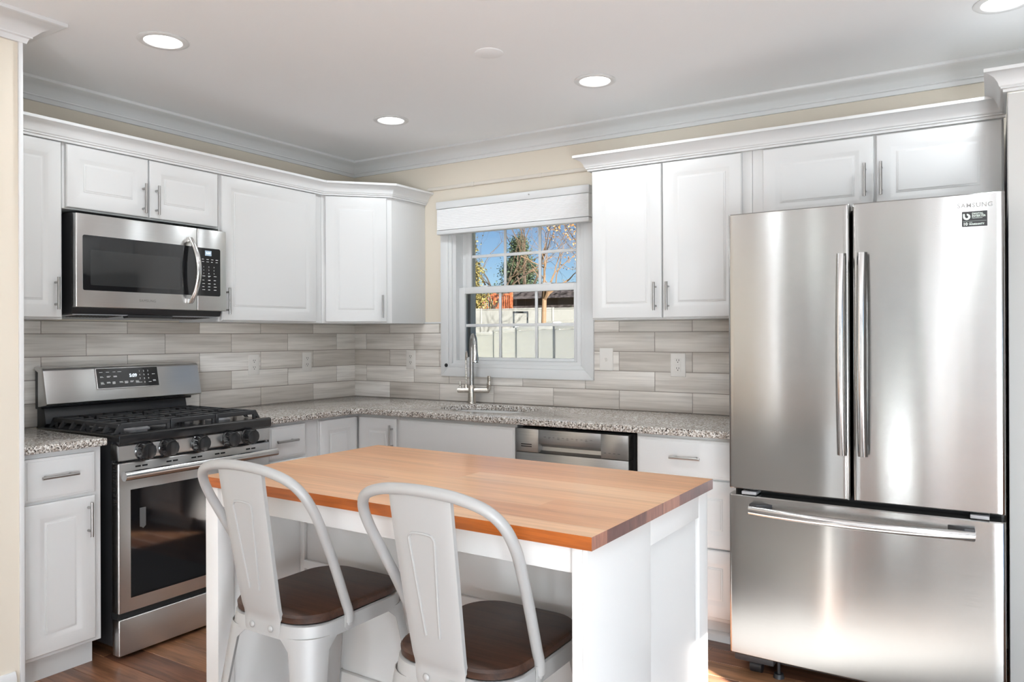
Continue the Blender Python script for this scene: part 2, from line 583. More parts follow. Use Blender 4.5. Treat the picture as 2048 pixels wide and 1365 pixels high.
def obj_each(name, bm, mat, parent=None, smooth=35):
    """one object per connected piece"""
    bm.verts.index_update()
    bm.faces.index_update()
    seen, out = set(), []
    for v0 in bm.verts:
        if v0.index in seen:
            continue
        comp, st = [], [v0]
        seen.add(v0.index)
        while st:
            v = st.pop()
            comp.append(v)
            for e in v.link_edges:
                w = e.other_vert(v)
                if w.index not in seen:
                    seen.add(w.index)
                    st.append(w)
        b2 = bmesh.new()
        mp = {v.index: b2.verts.new(v.co) for v in comp}
        done = set()
        for v in comp:
            for f in v.link_faces:
                if f.index not in done:
                    done.add(f.index)
                    b2.faces.new([mp[w.index] for w in f.verts])
        out.append(obj(name, b2, mat, parent, smooth))
    bm.free()
    return out
WORLDBUILT = set()
def thing(name, label, cat, loc=(0, 0, 0), rotz=0.0, group=None, world=True):
    o = bpy.data.objects.new(name, None)
    o.empty_display_size = 0.05
    COL.objects.link(o)
    o.location = loc
    o.rotation_euler = (0, 0, rotz)
    o['label'] = label
    o['category'] = cat
    if group:
        o['group'] = group
    if world:
        o['wb'] = 1
        WORLDBUILT.add(o.name)
    return o
def tag(o, label, cat, group=None, kind=None):
    o['label'] = label
    o['category'] = cat
    if group:
        o['group'] = group
    if kind:
        o['kind'] = kind
    return o
def struct(name, bm, mat, label=None, smooth=35, rnd=None):
    o = obj(name, bm, mat, None, smooth, rnd)
    o['kind'] = 'structure'
    o['label'] = label or name.replace('_', ' ')
    o['category'] = name.split('_')[0]
    return o
def copy_thing(root, loc, label, rotz=None):
    r = root.copy()
    COL.objects.link(r)
    r.location = loc
    r['label'] = label
    if rotz is not None:
        r.rotation_euler = (0, 0, rotz)
    for ch in list(root.children):
        c = ch.copy()
        COL.objects.link(c)
        c.parent = r
        for g in list(ch.children):
            d = g.copy()
            COL.objects.link(d)
            d.parent = c
    return r
RX90 = Matrix.Rotation(PI / 2, 4, 'X')
def text_bm(s, size, M, depth=0.0006, align='CENTER', bold=0.0, spacing=1.0):
    cu = bpy.data.curves.new('txt', 'FONT')
    cu.body = s
    cu.size = size
    cu.align_x = align
    cu.align_y = 'CENTER'
    cu.extrude = depth
    cu.offset = bold
    cu.space_character = spacing
    cu.resolution_u = 3
    o = bpy.data.objects.new('txt', cu)
    COL.objects.link(o)
    dg = bpy.context.evaluated_depsgraph_get()
    me = bpy.data.meshes.new_from_object(o.evaluated_get(dg))
    bm = bmesh.new()
    bm.from_mesh(me)
    bmesh.ops.transform(bm, matrix=M, verts=bm.verts)
    bpy.data.objects.remove(o)
    bpy.data.curves.remove(cu)
    bpy.data.meshes.remove(me)
    return bm
def add_text(bm, s, size, x, y, z, M=IDN, **kw):
    """text on a face looking along local -y"""
    t = text_bm(s, size, M @ Matrix.Translation((x, y, z)) @ RX90, **kw)
    me = bpy.data.meshes.new('tmp')
    t.to_mesh(me)
    t.free()
    bm.from_mesh(me)
    bpy.data.meshes.remove(me)
def bar_handle(x, z, yf, vertical, length, parent, M, mat='brushed_nickel', r=0.0058, stand=0.028, post=0.032, name='handle'):
    bm = BM()
    h = length / 2
    if vertical:
        cyl(bm, (x, yf - stand, z - h), (x, yf - stand, z + h), r, seg=14, M=M)
        for s in (-1, 1):
            cyl(bm, (x, yf - stand, z + s * (h - post)), (x, yf + 0.001, z + s * (h - post)), 0.0048, seg=10, M=M)
    else:
        cyl(bm, (x - h, yf - stand, z), (x + h, yf - stand, z), r, seg=14, M=M)
        for s in (-1, 1):
            cyl(bm, (x + s * (h - post), yf - stand, z), (x + s * (h - post), yf + 0.001, z), 0.0048, seg=10, M=M)
    return obj(name, bm, mat, parent)

# ------------------------------------------------------------------ the setting
CH = 2.465            # ceiling height
XR, YB = 5.2, -8.2    # right wall and rear wall of the open room behind the camera
XS, YS = 0.68, -2.400 # end of the left partition

def plank_floor():
    bm = BM()
    rnd = []
    w, y = 0.127, 0.0
    r = random.Random(3)
    while y > YB:
        x = -0.05 - r.random() * 1.2
        while x < XR:
            ln = 1.22
            a, b = max(x, -0.05), min(x + ln, XR + 0.05)
            if b > a:
                n0 = len(bm.faces)
                box(bm, a + 0.0006, b - 0.0006, y - w + 0.0006, y - 0.0006, -0.02, 0.0, 0.0012, 1)
                v = min(1, max(0, r.gauss(0.45, 0.28)))
                rnd += [v] * (len(bm.faces) - n0)
            x += ln
        y -= w
    f = struct('floor', bm, 'floor_wood', 'reddish brown wood plank floor', rnd=rnd)
    b2 = BM()
    box(b2, -0.05, XR + 0.05, YB - 0.05, 0.0, -0.06, -0.0205)
    obj('subfloor', b2, 'dark_gap', f)
plank_floor()

bm = BM(); box(bm, -0.2, XR + 0.2, YB - 0.2, 0.2, CH, CH + 0.08)
struct('ceiling', bm, 'ceiling_paint', 'smooth pale ceiling')
bm = BM(); box(bm, -0.15, 0.0, YS, 0.15, -0.05, CH)
wall_left = struct('wall_left', bm, 'wall_beige', 'beige wall on the left behind the range')
bm = BM(); box(bm, -0.15, XS, YB, YS, -0.05, CH)
struct('wall_left_partition', bm, 'wall_beige', 'beige partition wall at the left edge of the view')
bm = BM(); box(bm, XS, XS + 0.010, YS - 0.014, YS + 0.001, 0.0, 2.389, 0.002)
struct('trim_1', bm, 'trim_white', 'white corner strip on the end of the left partition wall')
# back wall with the window opening
WX0, WX1, WZ0, WZ1 = 0.82, 1.722, 1.12, 2.04
bm = BM()
box(bm, 0.0, WX0, 0.0, 0.15, -0.05, CH)
box(bm, WX1, XR + 0.15, 0.0, 0.15, -0.05, CH)
box(bm, WX0, WX1, 0.0, 0.15, -0.05, WZ0)
box(bm, WX0, WX1, 0.0, 0.15, WZ1, CH)
wall_back = struct('wall_back', bm, 'wall_beige', 'beige back wall with the window over the sink')
# right wall with window openings, out of view
def wall_with_holes(name, label, axis, at, thick, a0, a1, holes, mat):
    """axis 'x': wall at x=at running along y; axis 'y': wall at y=at running along x; holes=(a0,a1,z0,z1)"""
    bm = BM()
    def seg(p, q, z0, z1):
        if axis == 'x':
            box(bm, at, at + thick, p, q, z0, z1)
        else:
            box(bm, p, q, at, at + thick, z0, z1)
    cur = a0
    for h0, h1, z0, z1 in sorted(holes):
        seg(cur, h0, -0.05, CH)
        seg(h0, h1, -0.05, z0)
        seg(h0, h1, z1, CH)
        cur = h1
    seg(cur, a1, -0.05, CH)
    return struct(name, bm, mat, label)
RIGHT_HOLES = [(-3.14, -2.30, 0.55, 1.865), (-7.9, -6.9, 0.6, 2.0)]
REAR_HOLES = [(1.35, 1.75, 0.7, 2.1), (2.55, 3.45, 0.02, 2.15)]
wall_with_holes('wall_right', 'wall on the right side with windows', 'x', XR, 0.15, YB, 0.15, RIGHT_HOLES, 'wall_rear')
wall_with_holes('wall_rear', 'wall behind the viewpoint with glass doors', 'y', YB - 0.15, 0.15, -0.15, XR + 0.15, REAR_HOLES, 'wall_rear')
def plain_window(name, axis, at, h):
    bm = BM()
    a0, a1, z0, z1 = h
    def bx(p, q, r, s):
        if axis == 'x':
            box(bm, at - 0.015, at + 0.06, p, q, r, s)
        else:
            box(bm, p, q, at - 0.06, at + 0.015, r, s)
    w = 0.05
    bx(a0 - w, a0 + 0.02, z0 - w, z1 + w); bx(a1 - 0.02, a1 + w, z0 - w, z1 + w)
    bx(a0, a1, z0 - w, z0 + 0.02); bx(a0, a1, z1 - 0.02, z1 + w)
    bx((a0 + a1) / 2 - 0.02, (a0 + a1) / 2 + 0.02, z0, z1)
    wf = struct(name, bm, 'trim_white', 'white window frame out of view')
    bm = BM()
    if axis == 'x':
        box(bm, at + 0.02, at + 0.026, a0, a1, z0, z1)
    else:
        box(bm, a0, a1, at - 0.026, at - 0.02, z0, z1)
    obj('glass_pane', bm, 'window_glass', wf)
for i, h in enumerate(RIGHT_HOLES[1:] ):
    plain_window('window_%d' % (i + 2), 'x', XR, h)
for i, h in enumerate(REAR_HOLES):
    plain_window('window_%d' % (i + 3), 'y', YB, h)

bm = BM()  # white boards added unseen to put pale streaks in the fridge reflection
for a, b in ((-6.16, -6.04), (-7.16, -7.04)):
    box(bm, XS, XS + 0.02, a, b, 0.0, 2.1, 0.004)
box(bm, XS, XS + 0.02, -7.16, -6.04, 2.1, 2.2, 0.004)
struct('door_1', bm, 'trim_white', 'white door casing added on the partition wall for the fridge reflection, out of view')
bm = BM()  # white folds added unseen for a bright band in the fridge reflection
for i in range(9):
    cyl(bm, (3.52 + 0.055 * i, YB + 0.07 + 0.02 * (i % 2), 0.05), (3.52 + 0.055 * i, YB + 0.07 + 0.02 * (i % 2), 2.25), 0.034, seg=10)
tag(obj('curtain', bm, 'shade_fabric'), 'white curtain added beside the glass door behind the viewpoint for the fridge reflection', 'curtain')
# ceiling crown moulding
CZ = CH
CPROF = [(0.0, CZ), (0.108, CZ), (0.108, CZ - 0.012), (0.100, CZ - 0.016), (0.092, CZ - 0.018), (0.070, CZ - 0.024), (0.048, CZ - 0.036), (0.034, CZ - 0.050), (0.026, CZ - 0.058), (0.026, CZ - 0.063), (0.018, CZ - 0.066), (0.014, CZ - 0.076), (0.012, CZ - 0.083), (0.0, CZ - 0.083)]
bm = BM(); sweep(bm, [(0.0, YS), (0.0, 0.0), (XR, 0.0)], CPROF)
struct('trim_2', bm, 'trim_white', 'white crown moulding along the ceiling above the wall cabinets', smooth=25)
bm = BM(); sweep(bm, [(XS, YB), (XS, YS), (0.0, YS)], CPROF)
struct('trim_3', bm, 'trim_white', 'white crown moulding wrapping the top of the left partition wall', smooth=25)
bm = BM(); sweep(bm, [(XS, YB), (XS, YS - 0.03)], [(0, 0), (0.016, 0), (0.016, 0.10), (0.008, 0.12), (0, 0.12)])
struct('baseboard_left', bm, 'trim_white', 'white baseboard of the left partition wall')

# tiled backsplash
TP, TT, TZ0, TZ1 = 0.1046, 0.4068, 0.914, 1.392
def tiles(x_first, x_lo, x_hi, holes, M, seed, name, wall):
    r = random.Random(seed)
    bm = BM()
    rnd = []
    g = 0.0016
    for row in range(5):
        z0, z1 = TZ0 + row * TP, min(TZ0 + (row + 1) * TP, TZ1)
        off = x_first + (0 if row % 2 == 0 else -TT / 2)
        k = math.floor((x_lo - off) / TT) - 1
        while off + k * TT < x_hi:
            a, b = max(off + k * TT, x_lo), min(off + (k + 1) * TT, x_hi)
            k += 1
            if b - a < 0.004:
                continue
            v = min(1, max(0, r.gauss(0.5, 0.28)))
            pieces = [(a, b, z0, z1)]
            for hx0, hx1, hz0, hz1 in holes:
                out = []
                for pa, pb, pz0, pz1 in pieces:
                    if pb <= hx0 or pa >= hx1 or pz1 <= hz0 or pz0 >= hz1:
                        out.append((pa, pb, pz0, pz1)); continue
                    if pa < hx0: out.append((pa, hx0, pz0, pz1))
                    if pb > hx1: out.append((hx1, pb, pz0, pz1))
                    if pz0 < hz0: out.append((max(pa, hx0), min(pb, hx1), pz0, hz0))
                pieces = out
            for pa, pb, pz0, pz1 in pieces:
                n0 = len(bm.faces)
                box(bm, pa + g, pb - g, -0.009, 0.0, pz0 + g, pz1 - g, 0.0016, 2, M=M)
                rnd += [v] * (len(bm.faces) - n0)
    o = obj(name, bm, 'tile_glaze', wall, rnd=rnd)
    b2 = BM()
    for pa, pb, pz0, pz1 in [(x_lo, x_hi, TZ0, TZ1)] if not holes else [(x_lo, holes[0][0], TZ0, TZ1), (holes[0][1], x_hi, TZ0, TZ1), (holes[0][0], holes[0][1], TZ0, holes[0][2])]:
        box(b2, pa, pb, -0.0065, 0.0, pz0, pz1, M=M)
    obj('grout', b2, 'grout', o)
    return o
tiles(-0.3805, YS, 0.0, [], LEFT, 11, 'tile_backsplash', wall_left)
tiles(0.317, 0.0, 2.79, [(0.80, 1.742, 1.10, 3.0)], IDN, 23, 'tile_backsplash', wall_back)
bm = BM(); box(bm, 0.60, 0.748, -0.013, 0.0, 1.392, 1.402, 0.003)
struct('trim_4', bm, 'trim_white', 'thin white strip capping the backsplash tiles left of the window')

# ------------------------------------------------------------------ kitchen window
def kitchen_window():
    bm = BM()
    cw, y0 = 0.074, -0.022
    X0, X1, Z0 = 0.746, 1.796, 1.067
    # casing: mitred flat boards with a stepped inner edge
    def casing(ins, wid, yf):
        a, b, c = X0 + ins, X1 - ins, Z0 + ins
        t = 2.06
        for poly in ([(a, c), (a + wid, c + wid), (a + wid, t), (a, t)], [(b, c), (b, t), (b - wid, t), (b - wid, c + wid)], [(a, c), (b, c), (b - wid, c + wid), (a + wid, c + wid)]):
            prism(bm, poly, yf, 0.001, 'y', bev=0.0015)
    casing(0, 0.056, y0)
    casing(0.0565, 0.022, -0.014)
    wf = struct('window_1', bm, 'trim_white', 'white framed double hung window over the sink')
    bm = BM()
    # jamb liner in the wall opening
    box(bm, WX0 - 0.002, 0.849, 0.0, 0.14, 1.12, 2.04)
    box(bm, 1.686, WX1 + 0.002, 0.0, 0.14, 1.12, 2.04)
    box(bm, 0.849, 1.686, 0.0, 0.14, 1.12, 1.165)
    box(bm, 0.849, 1.686, 0.0, 0.14, 2.02, 2.04)
    box(bm, 0.849, 0.905, 0.075, 0.13, 1.165, 2.02)
    box(bm, 1.655, 1.686, 0.075, 0.13, 1.165, 2.02)
    obj('jamb', bm, 'trim_white', wf)
    def sash(x0, x1, z0, z1, gx0, gx1, gz0, gz1, y, t):
        bm = BM()
        box(bm, x0, gx0, y, y + t, z0, z1, 0.003)
        box(bm, gx1, x1, y, y + t, z0, z1, 0.003)
        box(bm, gx0 - 0.001, gx1 + 0.001, y, y + t, z0, gz0, 0.003)
        box(bm, gx0 - 0.001, gx1 + 0.001, y, y + t, gz1, z1, 0.003)
        s = obj('sash', bm, 'trim_white', wf)
        b2 = BM()
        w = (gx1 - gx0) / 3
        for k in (1, 2):
            box(b2, gx0 + k * w - 0.009, gx0 + k * w + 0.009, y + t * 0.35, y + t * 0.62, gz0, gz1, 0.002)
        zm = (gz0 + gz1) / 2
        box(b2, gx0, gx1, y + t * 0.36, y + t * 0.61, zm - 0.009, zm + 0.009, 0.002)
        obj('grille', b2, 'trim_white', s)
        b3 = BM()
        box(b3, gx0 - 0.004, gx1 + 0.004, y + t * 0.45, y + t * 0.52, gz0 - 0.004, gz1 + 0.004)
        obj('glass_pane', b3, 'window_glass', s)
        return s
    sash(0.850, 1.684, 1.165, 1.612, 0.894, 1.650, 1.184, 1.573, 0.028, 0.034)
    s2 = sash(0.880, 1.670, 1.585, 2.02, 0.918, 1.645, 1.618, 1.99, 0.064, 0.03)
    bm = BM()
    for xx in (1.03, 1.47):
        box(bm, xx - 0.028, xx + 0.028, 0.040, 0.066, 1.611, 1.622, 0.003)
    obj_each('sash_lock', bm, 'trim_white', s2)
    bm = BM()
    cyl(bm, (0.789, -0.020, 1.134), (0.789, -0.0255, 1.134), 0.0115, seg=20)
    obj('hole_plug', bm, 'black_plastic', wf)
kitchen_window()

# cellular shade over the window
sh = thing('window_shade', 'white cellular shade drawn up at the top of the window', 'window shade', (1.27, -0.05, 1.935))
bm = BM(); box(bm, 0.752, 1.800, -0.075, -0.022, 2.092, 2.136, 0.004)
obj('headrail', bm, 'trim_white', sh)
bm = BM()
poly = [(-0.026, 1.962)]
z = 1.962
nc = 13
for k in range(nc):
    zz = 1.962 + (k + 0.5) * (2.090 - 1.962) / nc
    poly.append((-0.070, zz - 0.003))
    poly.append((-0.070, zz + 0.003))
    poly.append((-0.0680, 1.962 + (k + 1) * (2.090 - 1.962) / nc))
poly.append((-0.026, 2.090))
prism(bm, poly, 0.757, 1.795, 'x')
obj('pleats', bm, 'shade_fabric', sh, smooth=0)
bm = BM(); box(bm, 0.755, 1.797, -0.073, -0.024, 1.935, 1.961, 0.005)
obj('bottom_rail', bm, 'trim_white', sh)
bm = BM(); cyl(bm, (1.42, -0.0745, 2.118), (1.42, -0.079, 2.118), 0.004, seg=12)
obj('screw_head', bm, 'brushed_nickel', sh)

# cable raceway above the window
rw = thing('cable_raceway', 'cream cable raceway on the wall above the window shade', 'cable cover', (1.28, -0.01, 2.235))
bm = BM()
for a, b in ((0.640, 0.985), (0.990, 1.455), (1.460, 1.940)):
    prism(bm, [(0.0, 2.224), (-0.012, 2.224), (-0.015, 2.228), (-0.015, 2.240), (-0.012, 2.2445), (0.0, 2.2445)], a, b, 'x')
obj('channel', bm, 'raceway', rw)
for xc in (0.985, 1.457):
    bm = BM(); box(bm, xc - 0.010, xc + 0.010, -0.017, 0.0, 2.222, 2.2465, 0.002)
    obj('coupling', bm, 'raceway', rw)

# ------------------------------------------------------------------ ceiling lights
def ceiling_light(loc, label, power):
    t = thing('ceiling_light', label, 'ceiling light', loc, world=False, group='recessed ceiling lights')
    bm = BM(); lathe(bm, [(0.0, 0.001), (0.092, 0.0), (0.094, -0.003), (0.090, -0.006), (0.078, -0.008), (0.070, -0.006), (0.066, 0.0005), (0.066, 0.001)], 40)
    obj('trim_ring', bm, 'trim_white', t)
    bm = BM(); lathe(bm, [(0.0, -0.004), (0.060, -0.004), (0.067, -0.0025)], 40)
    obj('lens', bm, 'lens_glow', t)
    ld = bpy.data.lights.new('downlight', 'AREA')
    ld.shape = 'DISK'
    ld.size = 0.125
    ld.energy = power
    ld.color = (0.88, 0.95, 1.0)
    lo = bpy.data.objects.new('downlight', ld)
    COL.objects.link(lo)
    lo.parent = t
    lo.location = (0, 0, -0.012)
    return t
ceiling_light((0.938, -2.012, CH), 'round recessed ceiling light above the range, nearest the left partition wall', LAMP_W)
ceiling_light((2.139, -0.687, CH), 'round recessed ceiling light between the window and the double door wall cabinet', LAMP_W)
ceiling_light((0.946, -0.704, CH), 'round recessed ceiling light nearest the room corner above the angled cabinet', LAMP_W)
ceiling_light((3.692, -0.662, CH), 'round recessed ceiling light cut off by the top right edge of the picture', LAMP_W)
for p in ((2.2, -2.02), (3.69, -2.02), (1.8, -4.6), (3.8, -4.6), (1.8, -6.6), (3.8, -6.6)):  # unseen recessed lights added to help light the room
    ceiling_light((p[0], p[1], CH), 'round recessed ceiling light added out of view for more light', LAMP_REAR_W if p[1] < -4 else LAMP_W)
simple('bounce_pale', (0.24, 0.24, 0.24), 0.9, bump=0.3, bscale=400)
simple('reflection_grey', (0.10, 0.10, 0.10), 0.9, bump=0.3, bscale=400)
bm = BM(); box(bm, 1.35, 4.05, -1.61, -1.03, 0.0, 0.008, 0.003)  # reflector added out of sight to bounce sun up into the kitchen
tag(obj('bounce_runner', bm, 'bounce_pale'), 'pale runner added on the aisle floor to bounce sunlight, hidden behind the island', 'added reflector')
bm = BM(); box(bm, 3.04, 4.30, -3.40, -1.68, 0.0, 0.008, 0.003)  # neutral surface added unseen for the lower fridge reflection
tag(obj('reflection_mat', bm, 'reflection_grey'), 'grey mat added before the refrigerator for its reflection, out of view', 'mat')
def fill_column(loc, label, h=0.95, r=0.16):  # glowing column added unseen to brighten the kitchen and streak the fridge
    t = thing('fill_column', label, 'added light', loc, world=False, group='added fill light columns')
    bm = BM(); lathe(bm, [(0, 0), (0.16, 0), (0.16, 0.02), (0.02, 0.03), (0.012, 0.05), (0.012, 0.12), (0, 0.12)], 28)
    obj('base', bm, 'dark_body', t)
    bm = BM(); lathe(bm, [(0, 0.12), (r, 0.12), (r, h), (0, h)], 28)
    obj('fill_glow', bm, 'fill_glow' if r > 0.1 else 'streak_glow', t)
for q in ((1.50, -5.6, 2.0, 0.016), (4.88, -7.0, 1.2, 0.17), (4.78, -4.25, 0.95, 0.18), (4.85, -5.6, 0.95, 0.18), (2.1, -7.7, 2.0, 0.02), (3.52, -7.5, 2.0, 0.02)):
    fill_column((q[0], q[1], 0.0), 'glowing column added behind the viewpoint as unseen fill light', q[2], q[3])
for q in ((4.65, -3.25), (3.1, -5.0)):  # upward lights added out of view to brighten the ceiling
    t = thing('ceiling_fill', 'small black can added out of view behind the viewpoint to light the ceiling', 'added light', (q[0], q[1], 0), world=False, group='added ceiling fill lights')
    bm = BM(); lathe(bm, [(0, 0), (0.10, 0), (0.10, 0.20), (0.085, 0.20), (0.085, 0.17), (0, 0.17)], 28)
    obj('can', bm, 'dark_body', t)
    ld = bpy.data.lights.new('uplight', 'AREA')
    ld.shape = 'DISK'
    ld.size = 0.16
    ld.energy = CEILING_FILL_W
    ld.color = (0.92, 0.97, 1.0)
    lo = bpy.data.objects.new('uplight', ld)
    COL.objects.link(lo)
    lo.parent = t
    lo.location = (0, 0, 0.202)
    lo.rotation_euler = (PI, 0, 0)
bm = BM(); lathe(bm, [(0.0, -0.005), (0.052, -0.005), (0.058, -0.002), (0.058, 0.0005)], 40, M=Matrix.Translation((1.926, -1.223, CH)))
tag(obj('ceiling_cover_plate', bm, 'ceiling_paint'), 'faint round blank cover plate in the middle of the ceiling', 'cover plate')

# ------------------------------------------------------------------ cabinets
def carcass(bm, x0, x1, yf, z0, z1, M, bev=0.0015):
    box(bm, x0, x1, yf, -0.001, z0, z1, bev, 1, M=M)
def front(kind, parent, x0, x1, z0, z1, yf, M, style=RAISED, hnd=None, hlen=0.135, hpost=0.022):
    bm = BM()
    rings_panel(bm, x0, x1, z0, z1, yf, style, 0.0195, M=M)
    d = obj(kind, bm, 'cabinet_white', parent, smooth=20)
    if hnd:
        hx, hz, vert = hnd
        bar_handle(hx, hz, yf, vert, hlen, d, M, post=hpost)
    return d
UZ0, UZ1 = 1.392, 2.146
UF = -0.326                       # face frame of wall cabinets
UD = UF - 0.020                   # door faces

def upper(label, M, x0, x1, z0, doors, loc):
    t = thing('wall_cabinet', label, 'cabinet', loc, group='white wall cabinets')
    bm = BM(); carcass(bm, x0, x1, UF, z0, UZ1, M)
    obj('cabinet_box', bm, 'cabinet_white', t)
    for d in doors:
        front('door', t, d[0], d[1], d[2], d[3], UD, M, RAISED, d[4])
    return t
upper('white wall cabinet left of the microwave, cut by the partition wall', LEFT, YS + 0.002, -2.079, UZ0,
      [(-2.372, -2.089, 1.399, 2.136, (-2.116, 1.500, True))], (0.16, -2.23, UZ0))
upper('short white two door wall cabinet directly above the microwave', LEFT, -2.078, -1.313, 1.862,
      [(-2.068, -1.700, 1.868, 2.136, (-1.728, 1.952, True)), (-1.692, -1.326, 1.868, 2.136, (-1.664, 1.952, True))], (0.16, -1.69, 1.862))
upper('tall white wall cabinet with one wide door right of the microwave', LEFT, -1.312, -0.612, UZ0,
      [(-1.303, -0.668, 1.399, 2.136, (-1.279, 1.497, True))], (0.16, -0.96, UZ0))
# diagonal corner cabinet
t = thing('corner_wall_cabinet', 'white angled corner wall cabinet between the left wall and the window', 'cabinet', (0.25, -0.25, UZ0), group='white wall cabinets')
bm = BM()
prism(bm, [(0.001, -0.001), (0.001, -0.611), (0.326, -0.611), (0.609, -0.318), (0.609, -0.001)], UZ0, UZ1, 'z', bev=0.0015)
obj('cabinet_box', bm, 'cabinet_white', t)
da = math.atan2(-0.318 + 0.611, 0.609 - 0.326)
DIAG = Matrix.Translation((0.326, -0.611, 0)) @ Matrix.Rotation(da, 4, 'Z')
dl = math.hypot(0.283, 0.293)
front('door', t, 0.022, dl - 0.030, 1.399, 2.136, -0.020, DIAG, RAISED, (dl - 0.056, 1.490, True))
# back wall cabinets
upper('white two door wall cabinet right of the window', IDN, 1.943, 2.742, UZ0,
      [(1.951, 2.317, 1.399, 2.136, (2.289, 1.501, True)), (2.324, 2.698, 1.399, 2.136, (2.352, 1.501, True))], (2.34, -0.16, UZ0))
upper('short white two door wall cabinet above the refrigerator', IDN, 2.743, 3.693, 1.812,
      [(2.792, 3.240, 1.820, 2.136, (3.209, 1.953, True)), (3.250, 3.688, 1.820, 2.136, (3.270, 1.953, True))], (3.2, -0.16, 1.812))

KZ = 2.140
KPROF = [(0.001, KZ), (0.014, KZ), (0.014, KZ + 0.009), (0.021, KZ + 0.011), (0.021, KZ + 0.015), (0.026, KZ + 0.020), (0.030, KZ + 0.033), (0.040, KZ + 0.048), (0.056, KZ + 0.058), (0.064, KZ + 0.061), (0.070, KZ + 0.062), (0.070, KZ + 0.074), (0.001, KZ + 0.074)]
bm = BM(); sweep(bm, [(0.346, YS + 0.002), (0.346, -0.619), (0.620, -0.330), (0.620, -0.001)], [(o - 0.012, z) for o, z in KPROF])
struct('trim_5', bm, 'trim_white', 'white crown moulding along the tops of the left and corner wall cabinets', smooth=25)
bm = BM(); sweep(bm, [(1.943, -0.001), (1.943, -0.337), (3.699, -0.337)], KPROF)
struct('trim_6', bm, 'trim_white', 'white crown moulding along the tops of the wall cabinets right of the window', smooth=25)

# pantry cabinet at the right edge
t = thing('pantry_cabinet', 'tall off-white pantry cabinet at the right edge beside the refrigerator', 'cabinet', (4.0, -0.3, 0))
bm = BM(); box(bm, 3.702, 4.36, -0.650, -0.001, 0.10, 2.15, 0.0015, 1)
obj('cabinet_box', bm, 'pantry_white', t)
bm = BM(); box(bm, 3.704, 4.36, -0.58, -0.01, 0.0, 0.10)
obj('toe_kick', bm, 'pantry_white', t)
bm = BM(); sweep(bm, [(3.702, -0.345), (3.702, -0.650), (4.36, -0.650), (4.36, -0.001)], [(o, z + 0.012) for o, z in KPROF])
obj('crown', bm, 'trim_white', t, smooth=25)
for dx in (3.95,):
    front('door', t, 3.80, 4.335, 0.13, 2.12, -0.669, IDN, RAISED, (3.83, 1.1, True))

# base cabinets
BF, BD = -0.611, -0.630
CT = 0.914
BZ1 = 0.883
def base(label, M, x0, x1, loc, name='base_cabinet'):
    t = thing(name, label, 'cabinet', loc, group='white base cabinets')
    bm = BM(); box(bm, x0, x1, BF, -0.002, 0.105, BZ1, 0.0015, 1, M=M)
    obj('cabinet_box', bm, 'cabinet_white', t)
    bm = BM(); box(bm, x0, x1, -0.545, -0.01, 0.0, 0.105, M=M)
    obj('toe_kick', bm, 'cabinet_white', t)
    return t
t = base('white base cabinet with drawer and door at the left edge beside the range', LEFT, YS + 0.002, -2.078, (0.3, -2.23, 0))
front('drawer', t, -2.372, -2.108, 0.702, 0.862, BD, LEFT, SLAB, (-2.254, 0.790, False))
front('door', t, -2.372, -2.108, 0.122, 0.690, BD, LEFT, RAISED, (-2.138, 0.600, True))
t = base('narrow white base cabinet with a drawer right of the range', LEFT, -1.256, -0.918, (0.3, -1.09, 0))
front('drawer', t, -1.247, -1.012, 0.704, 0.866, BD, LEFT, SLAB, (-1.152, 0.791, False))
front('door', t, -1.247, -1.012, 0.122, 0.692, BD, LEFT, RAISED, (-1.220, 0.600, True))
# corner base with a two-leaf door
t = thing('corner_base_cabinet', 'white inside corner base cabinet with a folding two leaf door', 'cabinet', (0.3, -0.3, 0), group='white base cabinets')
bm = BM()
prism(bm, [(0.002, -0.002), (0.002, -0.917), (0.611, -0.917), (0.611, -0.611), (0.920, -0.611), (0.920, -0.002)], 0.105, BZ1, 'z')
obj('cabinet_box', bm, 'cabinet_white', t)
bm = BM(); prism(bm, [(0.01, -0.01), (0.01, -0.917), (0.545, -0.917), (0.545, -0.545), (0.920, -0.545), (0.920, -0.01)], 0.0, 0.105, 'z')
obj('toe_kick', bm, 'cabinet_white', t)
front('door', t, -0.910, -0.634, 0.122, 0.866, BD, LEFT, RAISED)
front('door', t, 0.634, 0.908, 0.122, 0.866, BD, IDN, RAISED, (0.884, 0.765, True))
# sink base
t = base('wide white sink base cabinet with a plain false drawer front', IDN, 0.921, 1.672, (1.3, -0.3, 0), 'sink_base_cabinet')
front('drawer_front', t, 0.928, 1.668, 0.690, 0.866, BD, IDN, SLAB)
front('door', t, 0.928, 1.295, 0.122, 0.680, BD, IDN, RAISED, (1.268, 0.59, True))
front('door', t, 1.301, 1.668, 0.122, 0.680, BD, IDN, RAISED, (1.328, 0.59, True))
# three drawer base
t = base('white three drawer base cabinet between the dishwasher and refrigerator', IDN, 2.304, 2.772, (2.54, -0.3, 0), 'drawer_base_cabinet')
front('drawer', t, 2.312, 2.766, 0.708, 0.868, BD, IDN, SLAB, (2.537, 0.790, False))
front('drawer', t, 2.312, 2.766, 0.417, 0.700, BD, IDN, RAISED, (2.537, 0.60, False))
front('drawer', t, 2.312, 2.766, 0.124, 0.409, BD, IDN, RAISED, (2.537, 0.31, False))
bm = BM(); prism(bm, [(-0.546, 0.0), (-0.560, 0.0), (-0.560, 0.030), (-0.552, 0.040), (-0.546, 0.042)], 2.304, 2.772, 'x')
obj('base_moulding', bm, 'cabinet_white', t)

